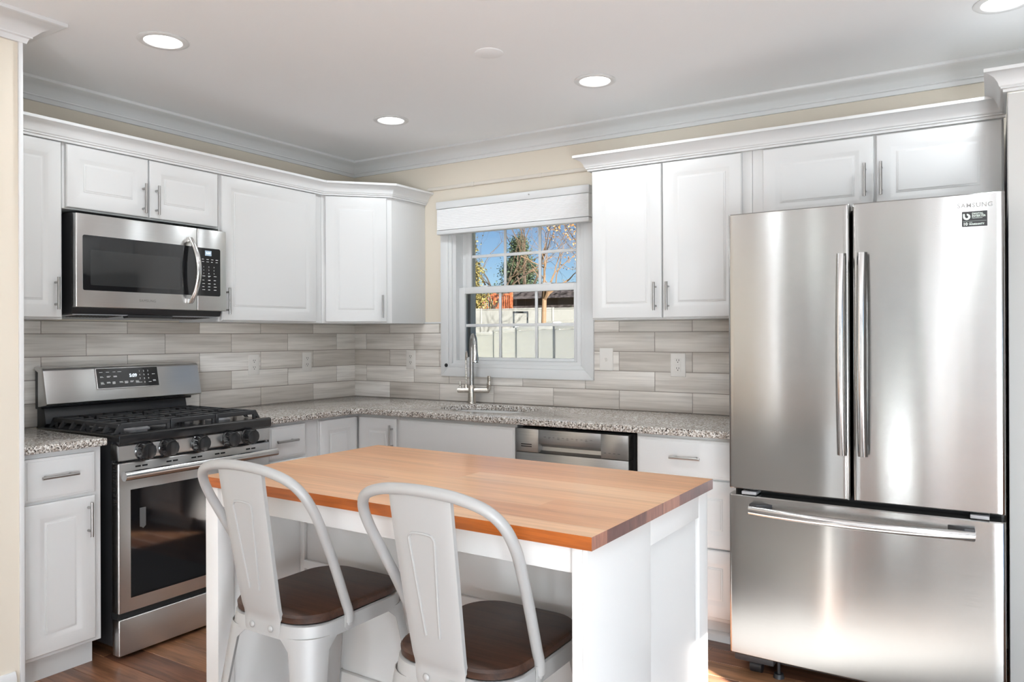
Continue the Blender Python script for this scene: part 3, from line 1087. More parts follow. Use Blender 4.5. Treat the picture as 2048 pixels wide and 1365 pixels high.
# ------------------------------------------------------------------ countertops
def counter(name, label, outline, hole, loc):
    t = thing(name, label, 'countertop', loc)
    cu = bpy.data.curves.new('c', 'CURVE')
    cu.dimensions = '2D'
    cu.fill_mode = 'BOTH'
    for pts in [outline] + ([hole] if hole else []):
        s = cu.splines.new('POLY')
        s.points.add(len(pts) - 1)
        for p, q in zip(s.points, pts):
            p.co = (q[0], q[1], 0, 1)
        s.use_cyclic_u = True
    cu.extrude = 0.0105
    cu.bevel_depth = 0.005
    cu.bevel_resolution = 2
    cu.offset = -0.005
    o = bpy.data.objects.new('c', cu)
    COL.objects.link(o)
    dg = bpy.context.evaluated_depsgraph_get()
    me = bpy.data.meshes.new_from_object(o.evaluated_get(dg))
    bm = bmesh.new()
    bm.from_mesh(me)
    bmesh.ops.translate(bm, vec=(0, 0, CT - 0.0155), verts=bm.verts)
    bmesh.ops.remove_doubles(bm, verts=bm.verts, dist=0.0002)
    bmesh.ops.recalc_face_normals(bm, faces=bm.faces)
    bpy.data.objects.remove(o)
    bpy.data.curves.remove(cu)
    bpy.data.meshes.remove(me)
    obj('slab', bm, 'granite', t, smooth=40)
    return t
CE = 0.648
inner = [(CE, -0.700), (CE + 0.002, -0.672), (CE + 0.010, -0.657), (CE + 0.025, -0.650), (CE + 0.053, -CE)]
hole = []
for k in range(64):
    a = 2 * PI * k / 64
    c, s = math.cos(a), math.sin(a)
    e = 2 / 2.7
    hole.append((1.30 + 0.285 * math.copysign(abs(c) ** e, c), -0.300 + 0.185 * math.copysign(abs(s) ** e, s)))
counter('granite_countertop', 'L-shaped speckled granite countertop around the corner and sink',
        [(0.001, -0.010), (0.001, -1.258), (CE, -1.258)] + inner + [(2.776, -CE), (2.776, -0.010)], hole[::-1], (1.3, -0.3, 0.884))
counter('granite_countertop', 'short speckled granite countertop left of the range',
        [(0.010, YS + 0.003), (CE, YS + 0.003), (CE, -2.072), (0.010, -2.072)], None, (0.3, -2.2, 0.884))

# sink
t = thing('kitchen_sink', 'undermounted stainless sink bowl in the granite below the window', 'sink', (1.30, -0.30, 0.70))
bm = BM()
def sup(a_, b_, z, n=48):
    out = []
    for k in range(n):
        a = 2 * PI * k / n
        c, s = math.cos(a), math.sin(a)
        e = 2 / 2.9
        out.append((1.30 + a_ * math.copysign(abs(c) ** e, c), -0.300 + b_ * math.copysign(abs(s) ** e, s), z))
    return out
loft(bm, [sup(0.31, 0.21, 0.882), sup(0.288, 0.188, 0.882), sup(0.284, 0.184, 0.80), sup(0.275, 0.175, 0.72), sup(0.24, 0.14, 0.695), sup(0.05, 0.05, 0.69), sup(0.045, 0.045, 0.68)], cap=False)
obj('basin', bm, 'stainless_sink', t)
bm = BM(); lathe(bm, [(0.0, 0.002), (0.03, 0.0025), (0.046, 0.006), (0.05, 0.003)], 24, M=Matrix.Translation((1.30, -0.30, 0.688)))
obj('drain', bm, 'chrome', t)

# faucet
fx, fy = 1.018, -0.075
t = thing('kitchen_faucet', 'brushed nickel gooseneck pull-down faucet with side filter spout', 'faucet', (fx, fy, CT))
bm = BM()
lathe(bm, [(0.0, 0.0), (0.027, 0.0), (0.027, 0.004), (0.0235, 0.008), (0.0225, 0.060), (0.0225, 0.10), (0.018, 0.108), (0.0, 0.109)], 28, M=Matrix.Translation((fx, fy, CT)))
obj('body', bm, 'nickel_warm', t)
# cross body along a slightly turned axis
ang = math.radians(22)
ax = Vector((math.cos(ang), math.sin(ang), 0))
cz = CT + 0.078
c0 = Vector((fx, fy, cz))
bm = BM()
cyl(bm, c0 - ax * 0.082, c0 + ax * 0.070, 0.0165, seg=22)
cyl(bm, c0 + ax * 0.0705, c0 + ax * 0.102, 0.0172, seg=22)
cyl(bm, c0 - ax * 0.086, c0 - ax * 0.0825, 0.0150, seg=22)
obj('valve_body', bm, 'nickel_warm', t)
bm = BM()
h0 = c0 + ax * 0.098
tube(bm, smooth_path([h0 + Vector((-0.004, 0, -0.006)), h0 + Vector((0.008, -0.004, 0.012)), h0 + Vector((0.012, -0.006, 0.040)), h0 + Vector((0.014, -0.008, 0.085))], 5), [0.0165] * 6 + [0.0155] * 5 + [0.0125] * 5, 14, sx=0.7)
obj('lever_handle', bm, 'nickel_warm', t)
bm = BM()
h1 = c0 - ax * 0.070
cyl(bm, h1, h1 + Vector((0, 0, 0.032)), 0.0075, 0.0065, 14)
cyl(bm, h1 + Vector((0, 0, 0.032)), h1 + Vector((0, 0, 0.052)), 0.0045, 0.004, 12)
obj('filter_knob', bm, 'nickel_warm', t)
bm = BM()
fs = c0 - ax * 0.034 + Vector((0, 0, 0.010))
lathe(bm, [(0.0, 0.0), (0.013, 0.0), (0.013, 0.012), (0.009, 0.022), (0.0, 0.023)], 18, M=Matrix.Translation(fs))
tube(bm, smooth_path([fs + Vector((0, 0, 0.015)), fs + Vector((0, 0, 0.12)), fs + Vector((0, -0.001, 0.18)), fs + Vector((0.012, -0.014, 0.218)), fs + Vector((0.034, -0.038, 0.214)), fs + Vector((0.045, -0.050, 0.186))], 8), 0.0055, 12)
obj('filter_spout', bm, 'nickel_warm', t)
bm = BM()
D = Vector((0.68, -0.73, 0)).normalized()
b0 = Vector((fx, fy, CT + 0.10))
gp = [b0, b0 + Vector((0, 0, 0.12)), b0 + Vector((0, 0, 0.22))]
R = 0.078
for k in range(1, 9):
    a = PI - PI * 0.93 * k / 8
    gp.append(b0 + Vector((0, 0, 0.225)) + D * (R + R * math.cos(a)) + Vector((0, 0, R * math.sin(a))))
gp = smooth_path(gp, 5)
tube(bm, gp, 0.0135, 18)
obj('gooseneck', bm, 'brushed_nickel', t)
e = gp[-1]
dn = (gp[-1] - gp[-2]).normalized() * 0.3 + Vector((0, 0, -1))
dn.normalize()
bm = BM()
tube(bm, [e - dn * 0.004, e + dn * 0.012, e + dn * 0.040, e + dn * 0.085, e + dn * 0.094], [0.0148, 0.0150, 0.0155, 0.0215, 0.0205], 22)
sp_ = obj('spray_head', bm, 'chrome', t)
bm = BM(); cyl(bm, e + dn * 0.0941, e + dn * 0.0955, 0.0165, seg=20)
obj('spray_face', bm, 'black_plastic', sp_)

# ------------------------------------------------------------------ wall plates
def plate(label, M, x0, x1, z0, z1, kind, loc):
    nm = 'light_switch' if kind == 'switch' else 'wall_outlet'
    t = thing(nm, label, 'light switch' if kind == 'switch' else 'outlet', loc, group=None if kind == 'switch' else 'outlets on the backsplash')
    xc, zc = (x0 + x1) / 2, (z0 + z1) / 2
    bm = BM(); box(bm, x0, x1, -0.0145, -0.0085, z0, z1, 0.003, 3, M=M)
    obj('plate', bm, 'plate_white', t)
    if kind == 'switch':
        bm = BM(); prism(bm, [(-0.0145, zc - 0.011), (-0.017, zc - 0.010), (-0.026, zc + 0.006), (-0.025, zc + 0.010), (-0.0145, zc + 0.004)], xc - 0.0045, xc + 0.0045, 'x', M=M)
        obj('toggle', bm, 'plate_white', t)
        bm = BM()
        for s in (-1, 1):
            cyl(bm, (xc, -0.0140, zc + s * 0.030), (xc, -0.0152, zc + s * 0.030), 0.003, seg=12, M=M)
        obj_each('screw', bm, 'plate_white', t)
        return
    if kind == 'gfci':
        bm = BM(); box(bm, xc - 0.0165, xc + 0.0165, -0.0165, -0.014, zc - 0.0335, zc + 0.0335, 0.0012, M=M)
        f = obj('receptacle', bm, 'plate_white', t)
        bm = BM()
        for s in (-1, 1):
            box(bm, xc - 0.008, xc + 0.008, -0.0172, -0.016, zc + s * 0.0035 - 0.0025, zc + s * 0.0035 + 0.0025, 0.0006, M=M)
        obj_each('test_button', bm, 'plate_white', f)
        fr = -0.0166
        zs = 0.0205
    else:
        bm = BM()
        for s in (-1, 1):
            prism(bm, rrect(0.0165, 0.0135, 0.010, 5, xc, zc + s * 0.0195), -0.0162, -0.0143, 'y', M=M)
        f = obj_each('receptacle', bm, 'plate_white', t)[0]
        fr = -0.0163
        zs = 0.0195
    bm = BM()
    for s in (-1, 1):
        for dx in (-0.0062, 0.0062):
            box(bm, xc + dx - 0.0013, xc + dx + 0.0013, fr - 0.0004, fr + 0.001, zc + s * zs, zc + s * zs + 0.009, M=M)
        cyl(bm, (xc, fr - 0.0004, zc + s * zs - 0.006), (xc, fr + 0.001, zc + s * zs - 0.006), 0.0027, seg=12, M=M)
    obj_each('slot', bm, 'slot_dark', f)
plate('cream duplex outlet nearest the range on the left backsplash', LEFT, -0.878, -0.802, 1.093, 1.213, 'duplex', (0, -0.84, 1.15))
plate('cream duplex outlet nearest the corner on the left backsplash', LEFT, -0.473, -0.397, 1.096, 1.217, 'duplex', (0, -0.435, 1.15))
plate('cream duplex outlet on the back wall left of the window', IDN, 0.460, 0.535, 1.103, 1.224, 'duplex', (0.5, 0, 1.16))
plate('cream toggle light switch just right of the window', IDN, 1.830, 1.910, 1.124, 1.246, 'switch', (1.87, 0, 1.18))
plate('cream square-faced outlet near the refrigerator on the back wall', IDN, 2.236, 2.316, 1.100, 1.222, 'gfci', (2.28, 0, 1.16))

# ------------------------------------------------------------------ refrigerator
def fridge():
    x0, x1, xc = 2.784, 3.690, 3.2275
    t = thing('refrigerator', 'stainless steel french door refrigerator with bottom freezer drawer', 'refrigerator', (3.237, -0.4, 0))
    bm = BM(); box(bm, x0 + 0.004, x1 - 0.004, -0.765, -0.03, 0.06, 1.765, 0.004)
    obj('cabinet_body', bm, 'fridge_side', t)
    def yf(x):
        return -0.852 + 0.012 * ((x - 3.237) / 0.453) ** 2
    def slab(name, a, b, z0, z1, mat='stainless_fridge'):
        n = 28
        r = 0.010
        pts = []
        for k in range(n + 1):
            x = a + r + (b - a - 2 * r) * k / n
            pts.append((x, yf(x)))
        left = [(a + r - r * math.sin(i * PI / 8), yf(a + r) + r - r * math.cos(i * PI / 8)) for i in range(4, 0, -1)]
        right = [(b - r + r * math.sin(i * PI / 8), yf(b - r) + r - r * math.cos(i * PI / 8)) for i in range(1, 5)]
        poly = [(a, -0.768)] + left + pts + right + [(b, -0.768)]
        rings = [[(px, py + (0.004 if py < -0.78 else 0), z0) for px, py in poly], [(px, py, z0 + 0.004) for px, py in poly], [(px, py, z1 - 0.004) for px, py in poly], [(px, py + (0.004 if py < -0.78 else 0), z1) for px, py in poly]]
        bm = BM(); loft(bm, rings)
        return obj(name, bm, mat, t, smooth=40)
    dl_ = slab('door', x0, xc - 0.0045, 0.724, 1.783)
    dr_ = slab('door', xc + 0.0045, x1, 0.724, 1.783)
    fz = slab('freezer_drawer', x0, x1, 0.086, 0.700)
    # gaskets behind the doors
    bm = BM()
    box(bm, x0 + 0.012, x1 - 0.012, -0.768, -0.755, 0.10, 1.77)
    obj('gasket', bm, 'dark_gap', t)
    # door handles
    for x, d in ((3.2005, dl_), (3.2685, dr_)):
        bm = BM()
        z0, z1 = 0.888, 1.604
        rings = []
        n = 24
        for k in range(n + 1):
            s = k / n
            z = z0 + (z1 - z0) * s
            yy = yf(x) - 0.030 - 0.030 * (1 - (2 * s - 1) ** 2)
            ring = []
            for i in range(18):
                a = 2 * PI * i / 18
                w = 1 + 0.06 * math.cos(6 * a)
                ring.append((x + 0.0155 * w * math.cos(a), yy + 0.013 * w * math.sin(a), z))
            rings.append(ring)
        loft(bm, rings)
        h = obj('handle', bm, 'handle_steel', d, smooth=50)
        bm = BM()
        for z in (z0 + 0.018, z1 - 0.018):
            box(bm, x - 0.011, x + 0.011, yf(x) - 0.032, yf(x) + 0.003, z - 0.016, z + 0.016, 0.003)
        obj_each('handle_mount', bm, 'dark_body', h)
    # freezer handle
    bm = BM()
    rings = []
    a0, a1, n = 2.868, 3.606, 30
    for k in range(n + 1):
        s = k / n
        x = a0 + (a1 - a0) * s
        yy = yf(x) - 0.026 - 0.036 * (1 - abs(2 * s - 1) ** 2.2)
        rings.append([(x, yy + 0.012 * math.sin(2 * PI * i / 18), 0.652 + 0.0165 * math.cos(2 * PI * i / 18)) for i in range(18)])
    loft(bm, rings)
    h = obj('handle', bm, 'handle_steel', fz, smooth=50)
    bm = BM()
    for s in (-1, 1):
        xx = a0 + 0.002 if s < 0 else a1 - 0.002
        poly = [(xx, yf(xx) + 0.004), (xx, yf(xx) - 0.030), (xx - s * 0.03, yf(xx) - 0.034), (xx - s * 0.085, yf(xx - s * .085) + 0.004)]
        prism(bm, poly, 0.634, 0.676, 'z', bev=0.002)
    obj_each('handle_mount', bm, 'dark_body', h)
    # hinge covers and bottom details
    bm = BM()
    box(bm, x0 + 0.05, x0 + 0.105, -0.845, -0.77, 0.7045, 0.7165, 0.002)
    box(bm, x1 - 0.10, x1 - 0.045, -0.845, -0.77, 0.7045, 0.7165, 0.002)
    obj_each('lower_hinge', bm, 'grey_plastic', t)
    bm = BM()
    box(bm, x0 + 0.012, x0 + 0.075, -0.80, -0.70, 1.766, 1.785, 0.003)
    box(bm, x1 - 0.075, x1 - 0.012, -0.80, -0.70, 1.766, 1.785, 0.003)
    obj_each('top_hinge', bm, 'dark_body', t)
    bm = BM()
    box(bm, x0 + 0.03, x1 - 0.03, -0.72, -0.60, 0.030, 0.060)
    box(bm, x0 + 0.012, x0 + 0.16, -0.815, -0.70, 0.052, 0.084, 0.003)
    box(bm, x1 - 0.16, x1 - 0.012, -0.815, -0.70, 0.052, 0.084, 0.003)
    obj('base_grille', bm, 'dark_body', t)
    for s, xx in ((1, x0 + 0.085), (-1, x1 - 0.085)):
        bm = BM()
        cyl(bm, (xx - 0.022, -0.765, 0.026), (xx + 0.022, -0.765, 0.026), 0.0258, seg=22)
        obj('roller', bm, 'black_plastic', t)
        bm = BM()
        cyl(bm, (xx + s * 0.085, -0.775, 0.0), (xx + s * 0.085, -0.775, 0.016), 0.021, 0.017, 18)
        cyl(bm, (xx + s * 0.085, -0.775, 0.015), (xx + s * 0.085, -0.775, 0.085), 0.006, seg=12)
        obj('levelling_foot', bm, 'dark_body', t)
    # raised maker name
    bm = BM()
    yt = yf(3.607) - 0.0006
    a = math.atan2(yf(3.65) - yf(3.565), 0.085)
    MT = Matrix.Translation((3.607, yt, 0)) @ Matrix.Rotation(a, 4, 'Z')
    add_text(bm, 'SAMSUNG', 0.0205, 0, 0, 1.7435, M=MT, bold=0.0002, spacing=1.12, depth=0.0007)
    bmesh.ops.scale(bm, vec=(1.0, 1, 1.0), verts=bm.verts)
    obj('raised_lettering', bm, 'logo_grey', dr_, smooth=0)
    # warranty sticker
    bm = BM(); box(bm, -0.036, 0.036, -0.0008, 0.0006, 1.6735, 1.7235, M=Matrix.Translation((3.606, yf(3.606), 0)) @ Matrix.Rotation(a, 4, 'Z'))
    st = obj('warranty_sticker', bm, 'black_plastic', dr_)
    MS = Matrix.Translation((3.606, yf(3.606) - 0.0009, 0)) @ Matrix.Rotation(a, 4, 'Z')
    bm = BM()
    add_text(bm, 'DIGITAL', 0.0088, -0.0075, 0, 1.7155, M=MS, align='LEFT', bold=0.0002, depth=0.0003)
    add_text(bm, 'INVERTER', 0.0088, -0.0075, 0, 1.7075, M=MS, align='LEFT', bold=0.0002, depth=0.0003)
    add_text(bm, 'TECHNOLOGY', 0.0045, -0.0075, 0, 1.7012, M=MS, align='LEFT', depth=0.0003)
    add_text(bm, '10', 0.0135, -0.0330, 0, 1.6820, M=MS, align='LEFT', bold=0.0005, depth=0.0003)
    add_text(bm, 'WARRANTY', 0.0078, -0.0158, 0, 1.6808, M=MS, align='LEFT', bold=0.0003, depth=0.0003)
    add_text(bm, 'YEAR', 0.0040, -0.0158, 0, 1.6868, M=MS, align='LEFT', depth=0.0003)
    box(bm, -0.0335, 0.0335, -0.0003, 0.0003, 1.6912, 1.6916, M=MS)
    # ring shaped emblem: an upright bar joined to an open loop
    box(bm, -0.0330, -0.0275, -0.0003, 0.0003, 1.7050, 1.7165, M=MS)
    ring = [(-0.0222 + 0.0105 * math.cos(math.radians(q)), 1.7062 + 0.0105 * math.sin(math.radians(q))) for q in range(-180, 91, 15)]
    ring += [(-0.0222, 1.7125)] + [(-0.0222 + 0.0042 * math.cos(math.radians(q)), 1.7062 + 0.0042 * math.sin(math.radians(q))) for q in range(75, -181, -15)]
    prism(bm, ring, -0.0003, 0.0003, 'y', M=MS)
    obj('sticker_print', bm, 'mint_label', st, smooth=0)
fridge()

# ------------------------------------------------------------------ microwave over the range
def microwave():
    M = LEFT
    a0, a1, yf = -2.056, -1.313, -0.392
    t = thing('microwave', 'stainless over-the-range microwave hung under the short wall cabinet', 'microwave', (0.2, -1.685, 1.40))
    bm = BM()
    prism(bm, [(-0.002, 1.405), (-0.345, 1.418), (-0.358, 1.445), (-0.358, 1.845), (-0.002, 1.858)], a0 + 0.004, a1 - 0.004, 'x', bev=0.002, M=M)
    obj('body', bm, 'black_plastic', t)
    xs = -1.4785          # door / control split
    # door frame built round the window
    w0, w1, wz0, wz1 = -2.028, -1.546, 1.517, 1.752
    bm = BM()
    prism_pts = [(a0, 1.444), (xs - 0.001, 1.444), (xs - 0.001, 1.842), (a0, 1.842)]
    box(bm, a0, xs - 0.001, yf, yf + 0.034, 1.444, 1.842, 0.004, 3, M=M)
    d = obj('door', bm, 'stainless', t)
    bm = BM()
    prism(bm, rrect((w1 - w0) / 2 + 0.030, (wz1 - wz0) / 2, 0.008, 5, (w0 + w1) / 2 + 0.030, (wz0 + wz1) / 2), yf - 0.0015, yf + 0.002, 'y', M=M)
    g = obj('window', bm, 'black_glass', d)
    bm = BM()
    prism(bm, rrect(0.2115, 0.0755, 0.006, 4, -1.784, 1.615), yf - 0.0018, yf - 0.0013, 'y', M=M)
    obj('mesh_screen', bm, 'mesh_glass', g)
    # bow handle
    bm = BM()
    rings = []
    for k in range(21):
        s = k / 20
        z = 1.478 + 0.312 * s
        yy = yf - 0.012 - 0.045 * (1 - (2 * s - 1) ** 2)
        xx = -1.524 + 0.014 * (1 - (2 * s - 1) ** 2)
        rings.append([(xx + 0.0135 * math.cos(2 * PI * i / 16), yy + 0.010 * math.sin(2 * PI * i / 16), z) for i in range(16)])
    loft(bm, rings, M=M)
    for z in (1.487, 1.781):
        box(bm, -1.536, -1.512, yf - 0.014, yf + 0.003, z - 0.012, z + 0.012, 0.003, M=M)
    obj('handle', bm, 'handle_steel', d, smooth=50)
    bm = BM(); add_text(bm, 'SAMSUNG', 0.016, -1.735, yf - 0.0003, 1.4805, M=M, spacing=1.15, depth=0.0004)
    obj('raised_lettering', bm, 'logo_grey', d, smooth=0)
    # control panel
    bm = BM(); box(bm, xs + 0.001, a1, yf, yf + 0.034, 1.444, 1.842, 0.004, 3, M=M)
    p = obj('control_panel', bm, 'stainless', t)
    bm = BM()
    prism(bm, [(-1.4765, 1.516), (-1.356, 1.516), (-1.350, 1.522), (-1.350, 1.744), (-1.356, 1.750), (-1.4765, 1.750)], yf - 0.0015, yf + 0.002, 'y', M=M)
    k_ = obj('keypad', bm, 'black_glass', p)
    bm = BM(); box(bm, -1.437, -1.401, yf - 0.0022, yf - 0.001, 1.713, 1.738, M=M)
    ds = obj('display', bm, 'lcd_blue', k_)
    bm = BM(); add_text(bm, '5:09', 0.015, -1.419, yf - 0.0024, 1.7255, M=M, bold=0.0003, depth=0.0002)
    obj('display_digits', bm, 'display_glow', ds, smooth=0)
    bm = BM()
    r = random.Random(5)
    for i, row in enumerate(('123', '456', '789', ' 0 ')):
        for j, ch in enumerate(row):
            if ch.strip():
                add_text(bm, ch, 0.0085, -1.4445 + 0.029 * j, yf - 0.0017, 1.658 - 0.016 * i, M=M, depth=0.0002)
    for z in (1.694, 1.682):
        for j in range(4):
            xx = -1.455 + 0.026 * j
            box(bm, xx, xx + 0.009 + 0.005 * r.random(), yf - 0.0018, yf - 0.0012, z, z + 0.0022, M=M)
    for z, n in ((1.612, 3), (1.592, 3), (1.575, 3), (1.560, 3), (1.545, 3)):
        for j in range(n):
            xx = -1.452 + 0.032 * j
            box(bm, xx, xx + 0.010 + 0.006 * r.random(), yf - 0.0018, yf - 0.0012, z, z + 0.0024, M=M)
    obj('key_labels', bm, 'label_white', k_, smooth=0)
    # underside
    bm = BM()
    prism(bm, [(-0.02, 1.4035), (-0.34, 1.4165), (-0.34, 1.4135), (-0.02, 1.4005)], a0 + 0.012, a1 - 0.012, 'x', M=M)
    u = obj('underside', bm, 'hood_under', t)
    bm = BM()
    for c in (-1.915, -1.46):
        for i in range(14):
            xx = c - 0.10 + 0.0148 * i
            prism(bm, [(-0.20, 1.4062), (-0.325, 1.4118), (-0.325, 1.4100), (-0.20, 1.4048)], xx, xx + 0.006, 'x', M=M)
    obj('grease_filter', bm, 'dark_body', u, smooth=0)
    bm = BM(); prism(bm, [(-0.30, 1.4135), (-0.345, 1.416), (-0.345, 1.404), (-0.31, 1.402)], -1.80, -1.58, 'x', M=M)
    obj('lamp_cover', bm, 'black_plastic', u)
microwave()

# ------------------------------------------------------------------ gas range
def gas_range():
    M = LEFT
    a0, a1, yf = -2.031, -1.270, -0.655
    xc = (a0 + a1) / 2
    t = thing('gas_range', 'stainless gas range with black grates and five knobs', 'range', (0.33, -1.65, 0))
    bm = BM()
    box(bm, a0 + 0.004, a1 - 0.004, -0.604, -0.025, 0.05, 0.893, 0.003, M=M)
    obj('body', bm, 'black_plastic', t)
    bm = BM()
    for xx in (a0 + 0.05, a1 - 0.05):
        for yy in (-0.57, -0.08):
            cyl(bm, (xx, yy, 0.0), (xx, yy, 0.055), 0.018, seg=14, M=M)
    obj_each('levelling_foot', bm, 'black_plastic', t)
    # cooktop
    bm = BM()
    prism(bm, [(-0.03, 0.892), (-0.600, 0.892), (-0.660, 0.874), (-0.668, 0.882), (-0.668, 0.917), (-0.655, 0.923), (-0.620, 0.917), (-0.04, 0.917), (-0.03, 0.915)], a0 - 0.002, a1 + 0.002, 'x', bev=0.003, M=M)
    obj('cooktop', bm, 'black_enamel', t, smooth=30)
    # burners
    for bx, by, r in ((a0 + 0.17, -0.49, 0.050), (a0 + 0.17, -0.21, 0.040), (xc, -0.35, 0.055), (a1 - 0.17, -0.49, 0.045), (a1 - 0.17, -0.21, 0.036)):
        bm = BM()
        lathe(bm, [(0, 0), (r + 0.012, 0), (r + 0.012, 0.005), (r, 0.010), (r * 0.98, 0.017)], 28, M=M @ Matrix.Translation((bx, by, 0.9165)))
        b_ = obj('burner', bm, 'grey_plastic', t)
        bm = BM()
        lathe(bm, [(0, 0.017), (r * 0.9, 0.017), (r * 0.92, 0.022), (r * 0.85, 0.026), (0, 0.027)], 28, M=M @ Matrix.Translation((bx, by, 0.9165)))
        obj('burner_cap', bm, 'cast_iron', b_)
    # three grates
    gz0, gz1 = 0.938, 0.957
    gw = (a1 - a0 - 0.075) / 3
    for g in range(3):
        g0 = a0 + 0.0375 + g * gw + 0.003
        g1 = g0 + gw - 0.006
        bm = BM()
        yb, yfnt = -0.085, -0.600
        w = 0.0125
        def bar(p, q, z0=gz0, z1=gz1, ww=w):
            (px, py), (qx, qy) = p, q
            if abs(px - qx) < 1e-6:
                box(bm, px - ww / 2, px + ww / 2, min(py, qy), max(py, qy), z0, z1, 0.002, 1, M=M)
            else:
                box(bm, min(px, qx), max(px, qx), py - ww / 2, py + ww / 2, z0, z1, 0.002, 1, M=M)
        # side rails lean outwards to feet
        for xx, s in ((g0, -1), (g1, 1)):
            bar((xx, yb), (xx, yfnt), ww=0.011)
        for yy in (yb, (yb + yfnt) / 2, yfnt):
            bar((g0, yy), (g1, yy))
        for k in range(1, 6):
            yy = yb + (yfnt - yb) * k / 6
            if k != 3:
                bar((g0, yy), (g0 + gw * 0.36, yy))
                bar((g1 - gw * 0.36, yy), (g1, yy))
        for cyy in (yb + (yfnt - yb) * 0.25, yb + (yfnt - yb) * 0.75):
            xm = (g0 + g1) / 2
            bar((xm, cyy - 0.125), (xm, cyy - 0.04))
            bar((xm, cyy + 0.04), (xm, cyy + 0.125))
        # sloped outer legs
        for k in range(7):
            yy = yb + (yfnt - yb) * k / 6
            for xx, s in ((g0, -1), (g1, 1)):
                if (g == 0 and s < 0) or (g == 2 and s > 0):
                    prism(bm, [(xx, gz1), (xx + s * 0.024, 0.918), (xx + s * 0.012, 0.918), (xx - s * 0.010, gz0)], yy - 0.0075, yy + 0.0075, 'y', M=M)
        for xx in (g0 + 0.006, g1 - 0.006):
            for yy in (yb, (yb + yfnt) / 2, yfnt):
                box(bm, xx - 0.007, xx + 0.007, yy - 0.007, yy + 0.007, 0.9165, gz0 + 0.002, 0.001, 1, M=M)
        box(bm, g0, g1, yfnt - 0.007, yfnt + 0.005, 0.940, 0.959, 0.002, 1, M=M)
        obj('grate', bm, 'cast_iron', t, smooth=30)
    # control panel
    bm = BM()
    prism(bm, [(-0.60, 0.812), (yf, 0.812), (yf - 0.003, 0.818), (yf - 0.001, 0.872), (yf + 0.006, 0.878), (-0.60, 0.878)], a0, a1, 'x', bev=0.0015, M=M)
    cp = obj('control_panel', bm, 'stainless', t)
    for kx in (-1.922, -1.817, -1.661, -1.502, -1.397):
        KM = M @ Matrix.Translation((kx, yf - 0.002, 0.844)) @ Matrix.Rotation(PI / 2, 4, 'X') @ Matrix.Diagonal((1.2, 1.2, 1.05, 1))
        bm = BM()
        lathe(bm, [(0, 0), (0.034, 0), (0.034, 0.004), (0.0305, 0.007), (0.0305, 0.016), (0.0295, 0.019), (0.0280, 0.036), (0.0255, 0.041), (0.014, 0.0425), (0, 0.042)], 30, M=KM)
        for i in range(12):
            a = 2 * PI * i / 12
            tube(bm, [(0.0295 * math.cos(a), 0.0295 * math.sin(a), 0.008), (0.0280 * math.cos(a), 0.0280 * math.sin(a), 0.034)], 0.0024, 6, M=KM)
        kb = obj('knob', bm, 'black_enamel', cp)
        bm = BM(); box(bm, kx - 0.001, kx + 0.001, yf - 0.0446, yf - 0.0440, 0.853, 0.864, M=M)
        obj('pointer', bm, 'label_white', kb, smooth=0)
    bm = BM(); box(bm, a0 + 0.02, a1 - 0.02, yf + 0.010, yf + 0.03, 0.798, 0.815, M=M)
    obj('vent_gap', bm, 'dark_gap', t)
    # oven door
    bm = BM(); box(bm, a0, a1, yf, -0.606, 0.190, 0.803, 0.006, 3, M=M)
    d = obj('oven_door', bm, 'stainless', t)
    bm = BM(); box(bm, -1.979, a1 - 0.052, yf - 0.0012, yf + 0.002, 0.246, 0.690, 0.001, 1, M=M)
    wn_ = obj('oven_window', bm, 'oven_glass', d)
    bm = BM(); prism(bm, [(-1.940, 0.608), (-1.913, 0.608), (-1.913, 0.532), (-1.918, 0.528), (-1.925, 0.522), (-1.932, 0.528), (-1.940, 0.530)], yf - 0.0015, yf - 0.0011, 'y', M=M)
    obj('window_label', bm, 'label_dark', wn_, smooth=0)
    bm = BM()
    for i in range(14):
        z = 0.785 - 0.0115 * i
        box(bm, a0 - 0.0006, a0 + 0.001, yf + 0.014, yf + 0.034, z - 0.004, z + 0.001, M=M)
    for c in (-1.93, -1.79, -1.67, -1.55, -1.38):
        for k in range(2):
            box(bm, c - 0.028 + 0.03 * k, c - 0.004 + 0.03 * k, yf - 0.0005, yf + 0.002, 0.779, 0.786, M=M)
    obj('door_vents', bm, 'dark_gap', d, smooth=0)
    bm = BM()
    hz = 0.757
    tube(bm, [(a0 - 0.004, yf - 0.048, hz), (a1 + 0.002, yf - 0.048, hz)], 0.0195, 22, M=M)
    h = obj('handle', bm, 'handle_steel', d)
    bm = BM()
    for xx in (a0 + 0.055, a1 - 0.055):
        box(bm, xx - 0.030, xx + 0.030, yf - 0.040, yf + 0.003, hz - 0.013, hz + 0.011, 0.005, M=M)
    obj_each('handle_mount', bm, 'grey_plastic', h)
    bm = BM(); box(bm, a0 + 0.002, a1 - 0.002, yf + 0.012, -0.60, 0.165, 0.192, M=M)
    obj('drawer_gap', bm, 'dark_gap', t)
    bm = BM(); box(bm, a0 + 0.001, a1 - 0.001, yf, -0.606, 0.018, 0.166, 0.005, 3, M=M)
    obj('warming_drawer', bm, 'stainless', t)
    # back guard
    bm = BM()
    prism(bm, [(-0.002, 0.91), (-0.060, 0.91), (-0.085, 0.930), (-0.068, 1.000), (-0.002, 1.010)], a0 + 0.006, a1 - 0.052, 'x', bev=0.002, M=M)
    box(bm, a0 - 0.002, a1 - 0.012, -0.060, -0.002, 0.995, 1.175, 0.003, M=M)
    obj('riser', bm, 'black_plastic', t)
    bm = BM()
